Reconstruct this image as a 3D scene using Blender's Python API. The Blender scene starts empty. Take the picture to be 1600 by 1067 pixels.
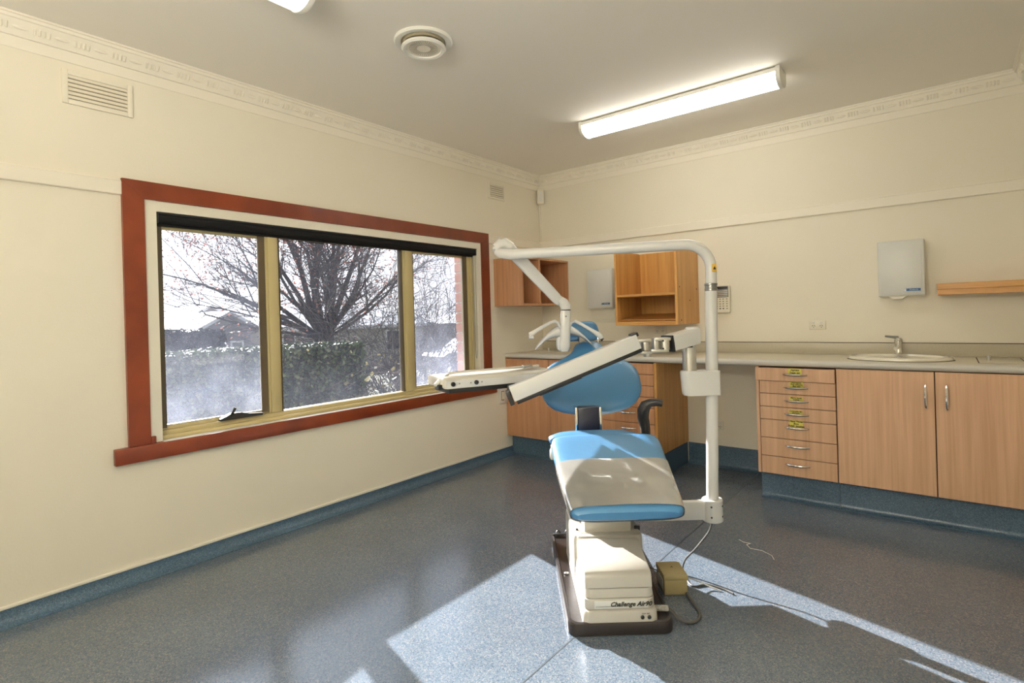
import bpy, bmesh, math, random
from math import sin, cos, pi, radians, sqrt, hypot
from mathutils import Vector, Matrix, noise

# ------------------------------------------------------------------ scene, camera, sky, sun, exposure
S = bpy.context.scene
COL = S.collection
random.seed(7)
RNG = random.Random(11)

YAW, ROLL, FPX = 0.6752, 0.029, 852.888
CAM = Vector((3.1176, -4.3747, 1.231))
rt = Vector((cos(YAW), sin(YAW), 0)); fw = Vector((-sin(YAW), cos(YAW), 0)); up = Vector((0, 0, 1))
xc = rt * cos(ROLL) - up * sin(ROLL); yc = rt * sin(ROLL) + up * cos(ROLL)
cam_d = bpy.data.cameras.new('camera'); cam = bpy.data.objects.new('camera', cam_d); COL.objects.link(cam)
cam.matrix_world = Matrix((( xc.x, yc.x, -fw.x, CAM.x), (xc.y, yc.y, -fw.y, CAM.y), (xc.z, yc.z, -fw.z, CAM.z), (0, 0, 0, 1)))
cam_d.sensor_width = 36; cam_d.lens = FPX / 1600 * 36
cam_d.shift_y = -(533.5 - 495.0157) / 1600
cam_d.clip_start = 0.05; cam_d.clip_end = 500
S.camera = cam

S.view_settings.view_transform = 'Standard'; S.view_settings.look = 'None'
S.view_settings.gamma = 1.0; S.view_settings.use_curve_mapping = False
S.view_settings.exposure = 0.57
S.cycles.max_bounces = 10; S.cycles.diffuse_bounces = 5; S.cycles.transparent_max_bounces = 16
S.cycles.sample_clamp_indirect = 6.0
S.cycles.caustics_reflective = False; S.cycles.caustics_refractive = False

SUN_E, SKY_S, TUBE_E = 16.5, 0.37, 7.2
W = bpy.data.worlds.new('sky'); S.world = W; W.use_nodes = True
wn = W.node_tree.nodes; wl = W.node_tree.links
bg = wn['Background']; bg.inputs['Strength'].default_value = SKY_S
SUN_DIR = Vector((1.45, -0.40, -0.70)).normalized()
# hazy winter sky: CIE-style brightening around the sun over a pale blue-white gradient
wtc = wn.new('ShaderNodeTexCoord'); wnm = wn.new('ShaderNodeVectorMath'); wnm.operation = 'NORMALIZE'; wl.new(wtc.outputs['Generated'], wnm.inputs[0])
wsx = wn.new('ShaderNodeSeparateXYZ'); wr = wn.new('ShaderNodeValToRGB')
wl.new(wnm.outputs[0], wsx.inputs[0]); wl.new(wsx.outputs['Z'], wr.inputs[0])
wr.color_ramp.elements[0].position = 0.0; wr.color_ramp.elements[0].color = (0.98, 0.99, 1.04, 1)
wr.color_ramp.elements[1].position = 0.7; wr.color_ramp.elements[1].color = (0.66, 0.78, 1.0, 1)
wdt = wn.new('ShaderNodeVectorMath'); wdt.operation = 'DOT_PRODUCT'; wl.new(wnm.outputs[0], wdt.inputs[0]); wdt.inputs[1].default_value = -SUN_DIR
def wmath(op, a, b=None, c=None):
    q = wn.new('ShaderNodeMath'); q.operation = op
    for k, x in enumerate((a, b, c)):
        if x is None: continue
        if isinstance(x, (int, float)): q.inputs[k].default_value = x
        else: wl.new(x, q.inputs[k])
    return q.outputs[0]
chi = wmath('ARCCOSINE', wdt.outputs['Value'])
gl1 = wmath('MULTIPLY_ADD', wmath('EXPONENT', wmath('MULTIPLY', chi, -5.0)), 16.0, 1.0)
gl2 = wmath('MULTIPLY_ADD', wmath('MULTIPLY', wdt.outputs['Value'], wdt.outputs['Value']), 0.45, gl1)
wsc = wn.new('ShaderNodeVectorMath'); wsc.operation = 'SCALE'; wl.new(wr.outputs[0], wsc.inputs[0]); wl.new(gl2, wsc.inputs['Scale'])
wl.new(wsc.outputs['Vector'], bg.inputs['Color'])

sun_d = bpy.data.lights.new('sun', 'SUN'); sun_d.energy = SUN_E; sun_d.angle = radians(0.6); sun_d.color = (1.0, 0.965, 0.93)
sun = bpy.data.objects.new('sun', sun_d); COL.objects.link(sun)
sun.rotation_euler = SUN_DIR.to_track_quat('-Z', 'Y').to_euler(); sun.location = (-8, 3, 6)

# ------------------------------------------------------------------ materials
def nt(name):
    m = bpy.data.materials.new(name); m.use_nodes = True
    return m, m.node_tree.nodes, m.node_tree.links, m.node_tree.nodes['Principled BSDF']

def plain(name, col, rough=0.5, metal=0.0, spec=0.5, coat=0.0, var=0.0, vscale=6.0, bump=0.0, bscale=60.0, rvar=0.0):
    m, n, l, b = nt(name)
    b.inputs['Base Color'].default_value = (*col, 1); b.inputs['Roughness'].default_value = rough
    b.inputs['Metallic'].default_value = metal; b.inputs['Specular IOR Level'].default_value = spec
    b.inputs['Coat Weight'].default_value = coat; b.inputs['Coat Roughness'].default_value = 0.12
    if var or bump or rvar:
        tc = n.new('ShaderNodeTexCoord')
    if var:
        nz = n.new('ShaderNodeTexNoise'); nz.inputs['Scale'].default_value = vscale; nz.inputs['Detail'].default_value = 5
        l.new(tc.outputs['Object'], nz.inputs['Vector'])
        mx = n.new('ShaderNodeMix'); mx.data_type = 'RGBA'
        l.new(nz.outputs['Fac'], mx.inputs['Factor'])
        mx.inputs['A'].default_value = (*[c * (1 - var) for c in col], 1); mx.inputs['B'].default_value = (*[min(1, c * (1 + var)) for c in col], 1)
        l.new(mx.outputs['Result'], b.inputs['Base Color'])
    if bump:
        nb = n.new('ShaderNodeTexNoise'); nb.inputs['Scale'].default_value = bscale; nb.inputs['Detail'].default_value = 3
        l.new(tc.outputs['Object'], nb.inputs['Vector'])
        bp = n.new('ShaderNodeBump'); bp.inputs['Strength'].default_value = bump; bp.inputs['Distance'].default_value = 0.01
        l.new(nb.outputs['Fac'], bp.inputs['Height']); l.new(bp.outputs['Normal'], b.inputs['Normal'])
    if rvar:
        nr = n.new('ShaderNodeTexNoise'); nr.inputs['Scale'].default_value = 5; nr.inputs['Detail'].default_value = 6
        l.new(tc.outputs['Object'], nr.inputs['Vector'])
        mr = n.new('ShaderNodeMapRange'); mr.inputs['To Min'].default_value = rough; mr.inputs['To Max'].default_value = rough + rvar
        l.new(nr.outputs['Fac'], mr.inputs['Value']); l.new(mr.outputs['Result'], b.inputs['Roughness'])
    return m

def wood(name, dark, light, scale=(38, 38, 1.6), rough=0.38, coat=0.0, contrast=(0.36, 0.66), spec=0.45):
    m, n, l, b = nt(name)
    tc = n.new('ShaderNodeTexCoord'); mp = n.new('ShaderNodeMapping'); mp.inputs['Scale'].default_value = scale
    l.new(tc.outputs['Object'], mp.inputs['Vector'])
    n1 = n.new('ShaderNodeTexNoise'); n1.inputs['Scale'].default_value = 1.0; n1.inputs['Detail'].default_value = 6; n1.inputs['Distortion'].default_value = 0.4
    l.new(mp.outputs['Vector'], n1.inputs['Vector'])
    n2 = n.new('ShaderNodeTexNoise'); n2.inputs['Scale'].default_value = 3.1; n2.inputs['Detail'].default_value = 2
    l.new(mp.outputs['Vector'], n2.inputs['Vector'])
    ad = n.new('ShaderNodeMath'); ad.operation = 'MULTIPLY_ADD'; ad.inputs[1].default_value = 0.35; l.new(n2.outputs['Fac'], ad.inputs[0]); l.new(n1.outputs['Fac'], ad.inputs[2])
    rp = n.new('ShaderNodeValToRGB'); l.new(ad.outputs[0], rp.inputs[0])
    rp.color_ramp.elements[0].position = contrast[0] + .15; rp.color_ramp.elements[0].color = (*dark, 1)
    rp.color_ramp.elements[1].position = contrast[1] + .2; rp.color_ramp.elements[1].color = (*light, 1)
    l.new(rp.outputs[0], b.inputs['Base Color'])
    b.inputs['Roughness'].default_value = rough; b.inputs['Coat Weight'].default_value = coat; b.inputs['Coat Roughness'].default_value = 0.1
    b.inputs['Specular IOR Level'].default_value = spec
    return m

def vinyl(name, cols, rough, rvar, scale=260.0):
    m, n, l, b = nt(name)
    geo = n.new('ShaderNodeNewGeometry')
    vo = n.new('ShaderNodeTexVoronoi'); vo.inputs['Scale'].default_value = scale; l.new(geo.outputs['Position'], vo.inputs['Vector'])
    sp = n.new('ShaderNodeSeparateColor'); l.new(vo.outputs['Color'], sp.inputs[0])
    rp = n.new('ShaderNodeValToRGB'); rp.color_ramp.interpolation = 'CONSTANT'; l.new(sp.outputs[0], rp.inputs[0])
    els = rp.color_ramp.elements
    while len(els) < len(cols): els.new(0.5)
    acc = 0
    tot = sum(c[0] for c in cols)
    for e, c in zip(els, cols):
        e.position = acc / tot; e.color = (*c[1], 1); acc += c[0]
    nz = n.new('ShaderNodeTexNoise'); nz.inputs['Scale'].default_value = 2.5; nz.inputs['Detail'].default_value = 6; l.new(geo.outputs['Position'], nz.inputs['Vector'])
    mr = n.new('ShaderNodeMapRange'); mr.inputs['From Min'].default_value = .3; mr.inputs['From Max'].default_value = .7; mr.inputs['To Min'].default_value = 0.9; mr.inputs['To Max'].default_value = 1.08; l.new(nz.outputs['Fac'], mr.inputs['Value'])
    mm = n.new('ShaderNodeVectorMath'); mm.operation = 'SCALE'; l.new(rp.outputs[0], mm.inputs[0]); l.new(mr.outputs['Result'], mm.inputs['Scale'])
    l.new(mm.outputs['Vector'], b.inputs['Base Color'])
    m2 = n.new('ShaderNodeMapRange'); m2.inputs['To Min'].default_value = rough; m2.inputs['To Max'].default_value = rough + rvar; l.new(nz.outputs['Fac'], m2.inputs['Value'])
    l.new(m2.outputs['Result'], b.inputs['Roughness'])
    nb = n.new('ShaderNodeTexNoise'); nb.inputs['Scale'].default_value = 180; l.new(geo.outputs['Position'], nb.inputs['Vector'])
    bp = n.new('ShaderNodeBump'); bp.inputs['Strength'].default_value = 0.03; bp.inputs['Distance'].default_value = 0.004
    l.new(nb.outputs['Fac'], bp.inputs['Height']); l.new(bp.outputs['Normal'], b.inputs['Normal'])
    b.inputs['Specular IOR Level'].default_value = 0.65
    return m

def emitter(name, col, strength):
    m, n, l, b = nt(name)
    b.inputs['Base Color'].default_value = (0.9, 0.9, 0.88, 1)
    b.inputs['Emission Color'].default_value = (*col, 1); b.inputs['Emission Strength'].default_value = strength
    return m

def dirty_glass(name, base, low, low_h, specks):
    """clear pane with a film of dust that catches the sun; the film is thicker towards the foot of the pane (wind-blown dust)"""
    m = bpy.data.materials.new(name); m.use_nodes = True; n = m.node_tree.nodes; l = m.node_tree.links
    n.remove(n['Principled BSDF']); out = n['Material Output']
    geo = n.new('ShaderNodeNewGeometry'); sx = n.new('ShaderNodeSeparateXYZ'); l.new(geo.outputs['Position'], sx.inputs[0])
    mr = n.new('ShaderNodeMapRange'); mr.interpolation_type = 'SMOOTHSTEP'; l.new(sx.outputs['Z'], mr.inputs['Value'])
    mr.inputs['From Min'].default_value = 0.70; mr.inputs['From Max'].default_value = 0.70 + low_h
    mr.inputs['To Min'].default_value = low; mr.inputs['To Max'].default_value = base
    nz = n.new('ShaderNodeTexNoise'); nz.inputs['Scale'].default_value = 5; nz.inputs['Detail'].default_value = 9; nz.inputs['Roughness'].default_value = .65
    l.new(geo.outputs['Position'], nz.inputs['Vector'])
    m2 = n.new('ShaderNodeMapRange'); l.new(nz.outputs['Fac'], m2.inputs['Value']); m2.inputs['From Min'].default_value = .3; m2.inputs['From Max'].default_value = .7
    m2.inputs['To Min'].default_value = .6; m2.inputs['To Max'].default_value = 1.35
    mu = n.new('ShaderNodeMath'); mu.operation = 'MULTIPLY'; l.new(mr.outputs['Result'], mu.inputs[0]); l.new(m2.outputs['Result'], mu.inputs[1])
    vo = n.new('ShaderNodeTexVoronoi'); vo.inputs['Scale'].default_value = 70; l.new(geo.outputs['Position'], vo.inputs['Vector'])
    lt = n.new('ShaderNodeMath'); lt.operation = 'LESS_THAN'; lt.inputs[1].default_value = 0.12; l.new(vo.outputs['Distance'], lt.inputs[0])
    ad = n.new('ShaderNodeMath'); ad.operation = 'MULTIPLY_ADD'; ad.inputs[1].default_value = specks; l.new(lt.outputs[0], ad.inputs[0]); l.new(mu.outputs[0], ad.inputs[2])
    tr = n.new('ShaderNodeBsdfTransparent'); tl = n.new('ShaderNodeBsdfTranslucent'); tl.inputs['Color'].default_value = (0.72, 0.79, 1.0, 1)
    df = n.new('ShaderNodeBsdfDiffuse'); df.inputs['Color'].default_value = (.6, .6, .6, 1)
    md = n.new('ShaderNodeMixShader'); md.inputs[0].default_value = .25; l.new(tl.outputs[0], md.inputs[1]); l.new(df.outputs[0], md.inputs[2])
    ms = n.new('ShaderNodeMixShader'); l.new(ad.outputs[0], ms.inputs[0]); l.new(tr.outputs[0], ms.inputs[1]); l.new(md.outputs[0], ms.inputs[2])
    gl = n.new('ShaderNodeBsdfGlossy'); gl.inputs['Roughness'].default_value = 0.0
    fr = n.new('ShaderNodeFresnel'); fr.inputs['IOR'].default_value = 1.45
    iv = n.new('ShaderNodeMath'); iv.operation = 'SUBTRACT'; iv.inputs[0].default_value = 1; l.new(geo.outputs['Backfacing'], iv.inputs[1])
    fm = n.new('ShaderNodeMath'); fm.operation = 'MULTIPLY'; l.new(fr.outputs[0], fm.inputs[0]); l.new(iv.outputs[0], fm.inputs[1])
    mg = n.new('ShaderNodeMixShader'); l.new(fm.outputs[0], mg.inputs[0]); l.new(ms.outputs[0], mg.inputs[1]); l.new(gl.outputs[0], mg.inputs[2])
    l.new(mg.outputs[0], out.inputs['Surface'])
    return m

def clear_film(name):
    m, n, l, b = nt(name)
    b.inputs['Base Color'].default_value = (.46, .45, .42, 1); b.inputs['Roughness'].default_value = .22; b.inputs['Metallic'].default_value = .4
    b.inputs['Coat Weight'].default_value = 1.0; b.inputs['Coat Roughness'].default_value = .06
    tc = n.new('ShaderNodeTexCoord'); nz = n.new('ShaderNodeTexNoise'); nz.inputs['Scale'].default_value = 6; nz.inputs['Detail'].default_value = 1.2; nz.inputs['Distortion'].default_value = .6
    l.new(tc.outputs['Object'], nz.inputs['Vector'])
    bp = n.new('ShaderNodeBump'); bp.inputs['Strength'].default_value = .5; bp.inputs['Distance'].default_value = .03
    l.new(nz.outputs['Fac'], bp.inputs['Height']); l.new(bp.outputs['Normal'], b.inputs['Normal'])
    l.new(bp.outputs['Normal'], b.inputs['Coat Normal'])
    tr = n.new('ShaderNodeBsdfTransparent'); mx = n.new('ShaderNodeMixShader')
    n2 = n.new('ShaderNodeTexNoise'); n2.inputs['Scale'].default_value = 4; l.new(tc.outputs['Object'], n2.inputs['Vector'])
    mr = n.new('ShaderNodeMapRange'); mr.inputs['From Min'].default_value = .3; mr.inputs['From Max'].default_value = .7; mr.inputs['To Min'].default_value = .84; mr.inputs['To Max'].default_value = .95; l.new(n2.outputs['Fac'], mr.inputs['Value'])
    l.new(mr.outputs['Result'], mx.inputs[0]); l.new(tr.outputs[0], mx.inputs[1]); l.new(b.outputs[0], mx.inputs[2])
    l.new(mx.outputs[0], n['Material Output'].inputs['Surface'])
    return m

M = {}
M['wall'] = plain('wall_paint', (.835, .785, .655), .55, spec=.3, var=.03, vscale=1.5, bump=.05, bscale=90)
M['ceiling'] = plain('ceiling_paint', (.90, .86, .78), .7, spec=.2, var=.02, vscale=1.0)
M['trim'] = plain('cream_gloss_paint', (.87, .82, .70), .4, spec=.4)
M['liner'] = plain('cream_liner_paint', (.82, .78, .66), .35)
M['ledge'] = plain('white_ledge_paint', (.82, .80, .74), .3)
M['floor'] = vinyl('speckled_vinyl', [(4, (.094, .126, .166)), (3, (.120, .157, .198)), (2, (.155, .184, .216)), (1, (.225, .222, .235)), (1.2, (.06, .086, .125))], .15, .10)
M['skirt'] = vinyl('blue_skirting_vinyl', [(4, (.045, .095, .155)), (3, (.068, .125, .19)), (1.5, (.11, .165, .22)), (1, (.025, .055, .095))], .30, .1)
M['weld'] = plain('seam_weld', (.055, .07, .085), .4)
M['mahogany'] = wood('red_stained_timber', (.110, .016, .005), (.235, .045, .013), (4, 3, 3), .35, .12, (.2, .75))
M['frame'] = plain('primrose_aluminium', (.54, .45, .23), .38, spec=.5)
M['seal'] = plain('dark_glazing_seal', (.10, .075, .04), .5)
M['glass_dusty'] = dirty_glass('dusty_glass', .020, .072, .55, .08)
M['glass_clean'] = dirty_glass('cleaner_glass', .007, .016, .35, .03)
M['black_fabric'] = plain('black_blind', (.008, .008, .009), .75, spec=.25)
M['black'] = plain('black_plastic', (.012, .012, .013), .42)
M['black_gloss'] = plain('black_enamel', (.020, .015, .014), .28, bump=.05, bscale=40)
M['chain'] = plain('grey_chain', (.35, .34, .30), .4)
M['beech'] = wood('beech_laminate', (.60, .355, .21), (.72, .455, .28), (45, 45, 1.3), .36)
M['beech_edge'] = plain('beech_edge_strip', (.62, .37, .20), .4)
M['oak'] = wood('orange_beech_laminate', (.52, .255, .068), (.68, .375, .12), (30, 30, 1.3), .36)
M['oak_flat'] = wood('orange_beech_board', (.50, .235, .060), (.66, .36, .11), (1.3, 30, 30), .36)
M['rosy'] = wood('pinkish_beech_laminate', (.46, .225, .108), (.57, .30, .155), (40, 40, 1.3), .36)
M['gap'] = plain('shadow_gap', (.05, .025, .012), .8)
M['counter'] = plain('stone_laminate', (.62, .57, .45), .32, var=.10, vscale=120)
M['counter_edge'] = plain('grey_laminate_edge', (.58, .56, .50), .3, var=.06, vscale=120)
M['splash'] = plain('splashback_laminate', (.50, .455, .345), .35, var=.12, vscale=140)
M['chrome'] = plain('chrome', (.78, .77, .74), .12, metal=1)
M['brushed'] = plain('brushed_aluminium', (.66, .65, .61), .32, metal=1)
M['steel_dark'] = plain('dark_steel', (.28, .28, .27), .3, metal=1)
M['basin'] = plain('cream_porcelain', (.84, .80, .68), .14, coat=.5)
M['yellow'] = plain('yellow_paper', (.74, .66, .12), .7)
M['ink'] = plain('dark_ink', (.03, .03, .015), .7)
M['white_metal'] = plain('white_enamel_case', (.70, .70, .66), .35)
M['blue_print'] = plain('blue_badge', (.02, .12, .32), .4)
M['white_print'] = plain('white_print', (.75, .8, .85), .5)
M['plate'] = plain('cream_plastic', (.78, .74, .62), .35)
M['grey_screen'] = plain('grey_display', (.20, .195, .18), .3)
M['slot'] = plain('slot_dark', (.10, .09, .07), .6)
M['keys'] = plain('olive_keys', (.32, .29, .17), .5)
M['tube'] = emitter('fluorescent_diffuser', (1.0, .955, .87), TUBE_E)
M['tube_soft'] = emitter('prismatic_diffuser', (1.0, .94, .80), TUBE_E * .17)
M['fill_down'] = emitter('fill_down_diffuser', (1.0, .96, .88), TUBE_E * 1.35)  # downward glow of the added fill lamp
M['fill_up'] = emitter('fill_up_diffuser', (1.0, .96, .88), TUBE_E * 8.5)  # strong upward glow, added to brighten the ceiling
M['fitting'] = plain('fitting_white', (.84, .82, .75), .4)
M['vent_shadow'] = plain('vent_recess', (.34, .30, .22), .7)
M['vent_dark'] = plain('vent_throat', (.30, .26, .17), .7)
# dental chair
M['unit_white'] = plain('white_unit_enamel', (.68, .675, .65), .25, coat=.3)
M['unit_cream'] = plain('cream_unit_enamel', (.52, .495, .435), .32, coat=.2, var=.03, vscale=10)
M['upholstery'] = plain('blue_vinyl_upholstery', (.050, .185, .365), .38, spec=.6, coat=.25, bump=.08, bscale=25, rvar=.1)
M['film'] = clear_film('clear_plastic_cover')
M['post_blue'] = plain('dark_blue_post', (.010, .014, .035), .3)
M['warning'] = plain('amber_sticker', (.72, .42, .03), .5)
M['box'] = plain('olive_beige_enamel', (.43, .355, .175), .42, var=.05, vscale=20)
M['cable'] = plain('grey_cable', (.085, .083, .078), .55)
M['cable_pale'] = plain('pale_cable', (.55, .54, .50), .4)
M['thread'] = plain('white_thread', (.75, .73, .68), .8)
# outdoors
M['grass'] = plain('winter_grass', (.055, .065, .03), .9, var=.35, vscale=3)
M['bark'] = plain('grey_bark', (.045, .042, .045), .85, var=.3, vscale=30)
M['twig'] = plain('grey_twigs', (.095, .085, .085), .85, var=.25, vscale=8)
M['brick'] = plain('pink_brick', (.50, .26, .22), .85, var=.15, vscale=15)
M['mortar'] = plain('pale_mortar', (.55, .50, .45), .9)
M['weatherboard'] = plain('beige_weatherboard', (.50, .47, .41), .7, var=.05)
M['house_dark'] = plain('grey_house_wall', (.26, .25, .27), .8, var=.08)
M['roof'] = plain('pale_metal_roof', (.62, .63, .66), .4, spec=.5)
M['house_white'] = plain('white_house_trim', (.8, .8, .8), .5)
M['house_glass'] = plain('far_window_glass', (.04, .05, .07), .1)
M['car'] = plain('white_car_paint', (.72, .73, .75), .2, coat=.8)
M['tyre'] = plain('tyre', (.02, .02, .02), .8)

def leafmat(name, cols, transl):
    m, n, l, b = nt(name)
    oi = n.new('ShaderNodeNewGeometry'); vo = n.new('ShaderNodeTexNoise'); vo.inputs['Scale'].default_value = 9
    l.new(oi.outputs['Position'], vo.inputs['Vector'])
    rp = n.new('ShaderNodeValToRGB'); l.new(vo.outputs['Fac'], rp.inputs[0])
    rp.color_ramp.elements[0].position = .35; rp.color_ramp.elements[0].color = (*cols[0], 1)
    rp.color_ramp.elements[1].position = .65; rp.color_ramp.elements[1].color = (*cols[1], 1)
    l.new(rp.outputs[0], b.inputs['Base Color']); b.inputs['Roughness'].default_value = .42; b.inputs['Specular IOR Level'].default_value = .6
    tl = n.new('ShaderNodeBsdfTranslucent'); l.new(rp.outputs[0], tl.inputs['Color'])
    mx = n.new('ShaderNodeMixShader'); mx.inputs[0].default_value = transl
    l.new(b.outputs[0], mx.inputs[1]); l.new(tl.outputs[0], mx.inputs[2]); l.new(mx.outputs[0], n['Material Output'].inputs['Surface'])
    return m
M['hedge_leaf'] = leafmat('hedge_leaf', ((.040, .068, .040), (.10, .14, .06)), .12)
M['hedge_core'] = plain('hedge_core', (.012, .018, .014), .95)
M['dark_leaf'] = leafmat('evergreen_leaf', ((.022, .03, .03), (.05, .055, .05)), .15)
M['russet_leaf'] = leafmat('russet_leaf', ((.19, .075, .06), (.33, .15, .12)), .35)
M['shrub_leaf'] = leafmat('shrub_leaf', ((.12, .12, .06), (.25, .22, .12)), .3)

# ------------------------------------------------------------------ geometry helpers
class G:
    """collects primitives, then becomes one mesh object"""
    def __init__(s): s.v = []; s.f = []; s.m = []
    def add(s, vs, fs, mi=0):
        o = len(s.v); s.v += [Vector(v) for v in vs]; s.f += [[i + o for i in f] for f in fs]; s.m += [mi] * len(fs); return s
    def box(s, a, b, bev=0.0, seg=2, mi=0, mat=None):
        a = Vector(a); b = Vector(b); lo = Vector(map(min, a, b)); hi = Vector(map(max, a, b))
        bm = bmesh.new(); bmesh.ops.create_cube(bm, size=1.0)
        for v in bm.verts: v.co = Vector([lo[i] + (v.co[i] + .5) * (hi[i] - lo[i]) for i in range(3)])
        if bev > 0:
            bev = min(bev, .49 * min(hi[i] - lo[i] for i in range(3)))
            bmesh.ops.bevel(bm, geom=list(bm.edges), offset=bev, segments=seg, profile=.5, affect='EDGES')
        if mat: bm.transform(mat)
        bm.verts.index_update()
        s.add([v.co.copy() for v in bm.verts], [[v.index for v in f.verts] for f in bm.faces], mi); bm.free(); return s
    def obox(s, c, X, Y, Z, hx, hy, hz, bev=0, seg=2, mi=0):
        X = Vector(X).normalized(); Y = Vector(Y).normalized(); Z = Vector(Z).normalized()
        m = Matrix(((X.x, Y.x, Z.x, c[0]), (X.y, Y.y, Z.y, c[1]), (X.z, Y.z, Z.z, c[2]), (0, 0, 0, 1)))
        return s.box((-hx, -hy, -hz), (hx, hy, hz), bev, seg, mi, m)
    def loft(s, rings, cap=True, closed=False, mi=0):
        n = len(rings[0]); vs = [p for r in rings for p in r]; fs = []
        R = len(rings)
        for i in range(R if closed else R - 1):
            j = (i + 1) % R
            for k in range(n):
                k2 = (k + 1) % n
                fs.append([i * n + k, i * n + k2, j * n + k2, j * n + k])
        if cap and not closed:
            fs.append(list(range(n))[::-1]); fs.append([(R - 1) * n + k for k in range(n)])
        return s.add(vs, fs, mi)
    def tube(s, pts, r, n=12, cap=True, mi=0, flat=None):
        pts = [Vector(p) for p in pts]
        rr = r if isinstance(r, (list, tuple)) else [r] * len(pts)
        T = []
        for i in range(len(pts)):
            a = pts[max(i - 1, 0)]; b = pts[min(i + 1, len(pts) - 1)]; d = b - a
            T.append(d.normalized() if d.length > 1e-9 else Vector((0, 0, 1)))
        ref = Vector((0, 0, 1)) if abs(T[0].z) < .9 else Vector((1, 0, 0))
        N = (ref - T[0] * ref.dot(T[0])).normalized(); rings = []
        for i in range(len(pts)):
            N = (N - T[i] * N.dot(T[i])); N = N.normalized() if N.length > 1e-6 else T[i].orthogonal().normalized()
            B = T[i].cross(N); f = flat or 1.0
            rings.append([pts[i] + (N * cos(2 * pi * k / n) + B * (sin(2 * pi * k / n) * f)) * rr[i] for k in range(n)])
        return s.loft(rings, cap, mi=mi)
    def lathe(s, prof, o, Z=(0, 0, 1), n=24, mi=0, sx=1.0, sy=1.0, X=None):
        Z = Vector(Z).normalized(); X = Vector(X) if X else Z.orthogonal().normalized(); Y = Z.cross(X); o = Vector(o)
        rings = [[o + Z * z + X * (r * sx * cos(2 * pi * k / n)) + Y * (r * sy * sin(2 * pi * k / n)) for k in range(n)] for r, z in prof]
        return s.loft(rings, True, mi=mi)
    def prism(s, poly, o, X, Y, d, mi=0):
        """polygon in plane (X,Y) at o, extruded by vector d"""
        o = Vector(o); X = Vector(X); Y = Vector(Y); d = Vector(d)
        a = [o + X * p[0] + Y * p[1] for p in poly]
        return s.loft([a, [p + d for p in a]], True, mi=mi)
    def quad(s, c, X, Y, mi=0):
        c = Vector(c); X = Vector(X); Y = Vector(Y)
        return s.add([c - X - Y, c + X - Y, c + X + Y, c - X + Y], [[0, 1, 2, 3]], mi)

ROOT = {}
def place_of(o):
    return ROOT.get(o.name, Matrix.Identity(4))
def tag(o, label=None, cat=None, group=None, kind=None):
    if label: o['label'] = label
    if cat: o['category'] = cat
    if group: o['group'] = group
    if kind: o['kind'] = kind
    return o
def thing(name, loc, label, cat, rz=0.0, group=None):
    o = bpy.data.objects.new(name, None); COL.objects.link(o); o.empty_display_size = .05
    o.location = loc; o.rotation_euler = (0, 0, rz)
    ROOT[o.name] = Matrix.Translation(loc) @ Matrix.Rotation(rz, 4, 'Z')
    return tag(o, label, cat, group)
def obj(name, g, mats, parent=None, frame=None, smooth=35, origin=None, kind=None, label=None, recalc=True):
    """links the collected geometry (given in frame, default world) as one object, local to its parent"""
    if not isinstance(mats, (list, tuple)): mats = [mats]
    vs = [v.copy() for v in g.v]
    if frame is not None: vs = [frame @ v for v in vs]
    if parent is not None:
        base = place_of(parent)
    else:
        if origin is None:
            lo = [min(v[i] for v in vs) for i in range(3)]; hi = [max(v[i] for v in vs) for i in range(3)]
            origin = ((lo[0] + hi[0]) / 2, (lo[1] + hi[1]) / 2, lo[2])
        base = Matrix.Translation(origin)
    inv = base.inverted(); vs = [inv @ v for v in vs]
    me = bpy.data.meshes.new(name); me.from_pydata(vs, [], g.f)
    for m in mats: me.materials.append(m)
    if len(mats) > 1: me.polygons.foreach_set('material_index', g.m)
    if recalc:
        bm = bmesh.new(); bm.from_mesh(me); bmesh.ops.recalc_face_normals(bm, faces=bm.faces); bm.to_mesh(me); bm.free()
    if smooth:
        me.polygons.foreach_set('use_smooth', [True] * len(me.polygons)); me.set_sharp_from_angle(angle=radians(smooth))
    o = bpy.data.objects.new(name, me); COL.objects.link(o)
    if parent is not None:
        o.parent = parent; ROOT[o.name] = base
    else:
        o.matrix_world = base; ROOT[o.name] = base
    if kind: o['kind'] = kind
    if label: o['label'] = label
    return o
def struct(name, g, mats, **k): return obj(name, g, mats, kind='structure', origin=(0, 0, 0), **k)

def text_geo(body, size, o, X, Y, shear=0.0, bold=0.0, depth=0.0006):
    cu = bpy.data.curves.new('txt', 'FONT'); cu.body = body; cu.size = size; cu.shear = shear; cu.offset = bold
    cu.align_x = 'CENTER'; cu.align_y = 'CENTER'; cu.extrude = depth; cu.resolution_u = 2
    t = bpy.data.objects.new('txt', cu); COL.objects.link(t)
    dg = bpy.context.evaluated_depsgraph_get(); me = bpy.data.meshes.new_from_object(t.evaluated_get(dg))
    X = Vector(X); Y = Vector(Y); Zn = X.cross(Y); o = Vector(o)
    g = G().add([o + X * v.co.x + Y * v.co.y + Zn * v.co.z for v in me.vertices], [list(p.vertices) for p in me.polygons])
    bpy.data.objects.remove(t); bpy.data.curves.remove(cu); bpy.data.meshes.remove(me)
    return g

def sring(c, U, V, a, b, e=4.0, n=36):
    """superellipse ring"""
    c = Vector(c); U = Vector(U); V = Vector(V); out = []
    for k in range(n):
        t = 2 * pi * k / n; ct, st = cos(t), sin(t)
        out.append(c + U * (a * math.copysign(abs(ct) ** (2 / e), ct)) + V * (b * math.copysign(abs(st) ** (2 / e), st)))
    return out

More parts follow.
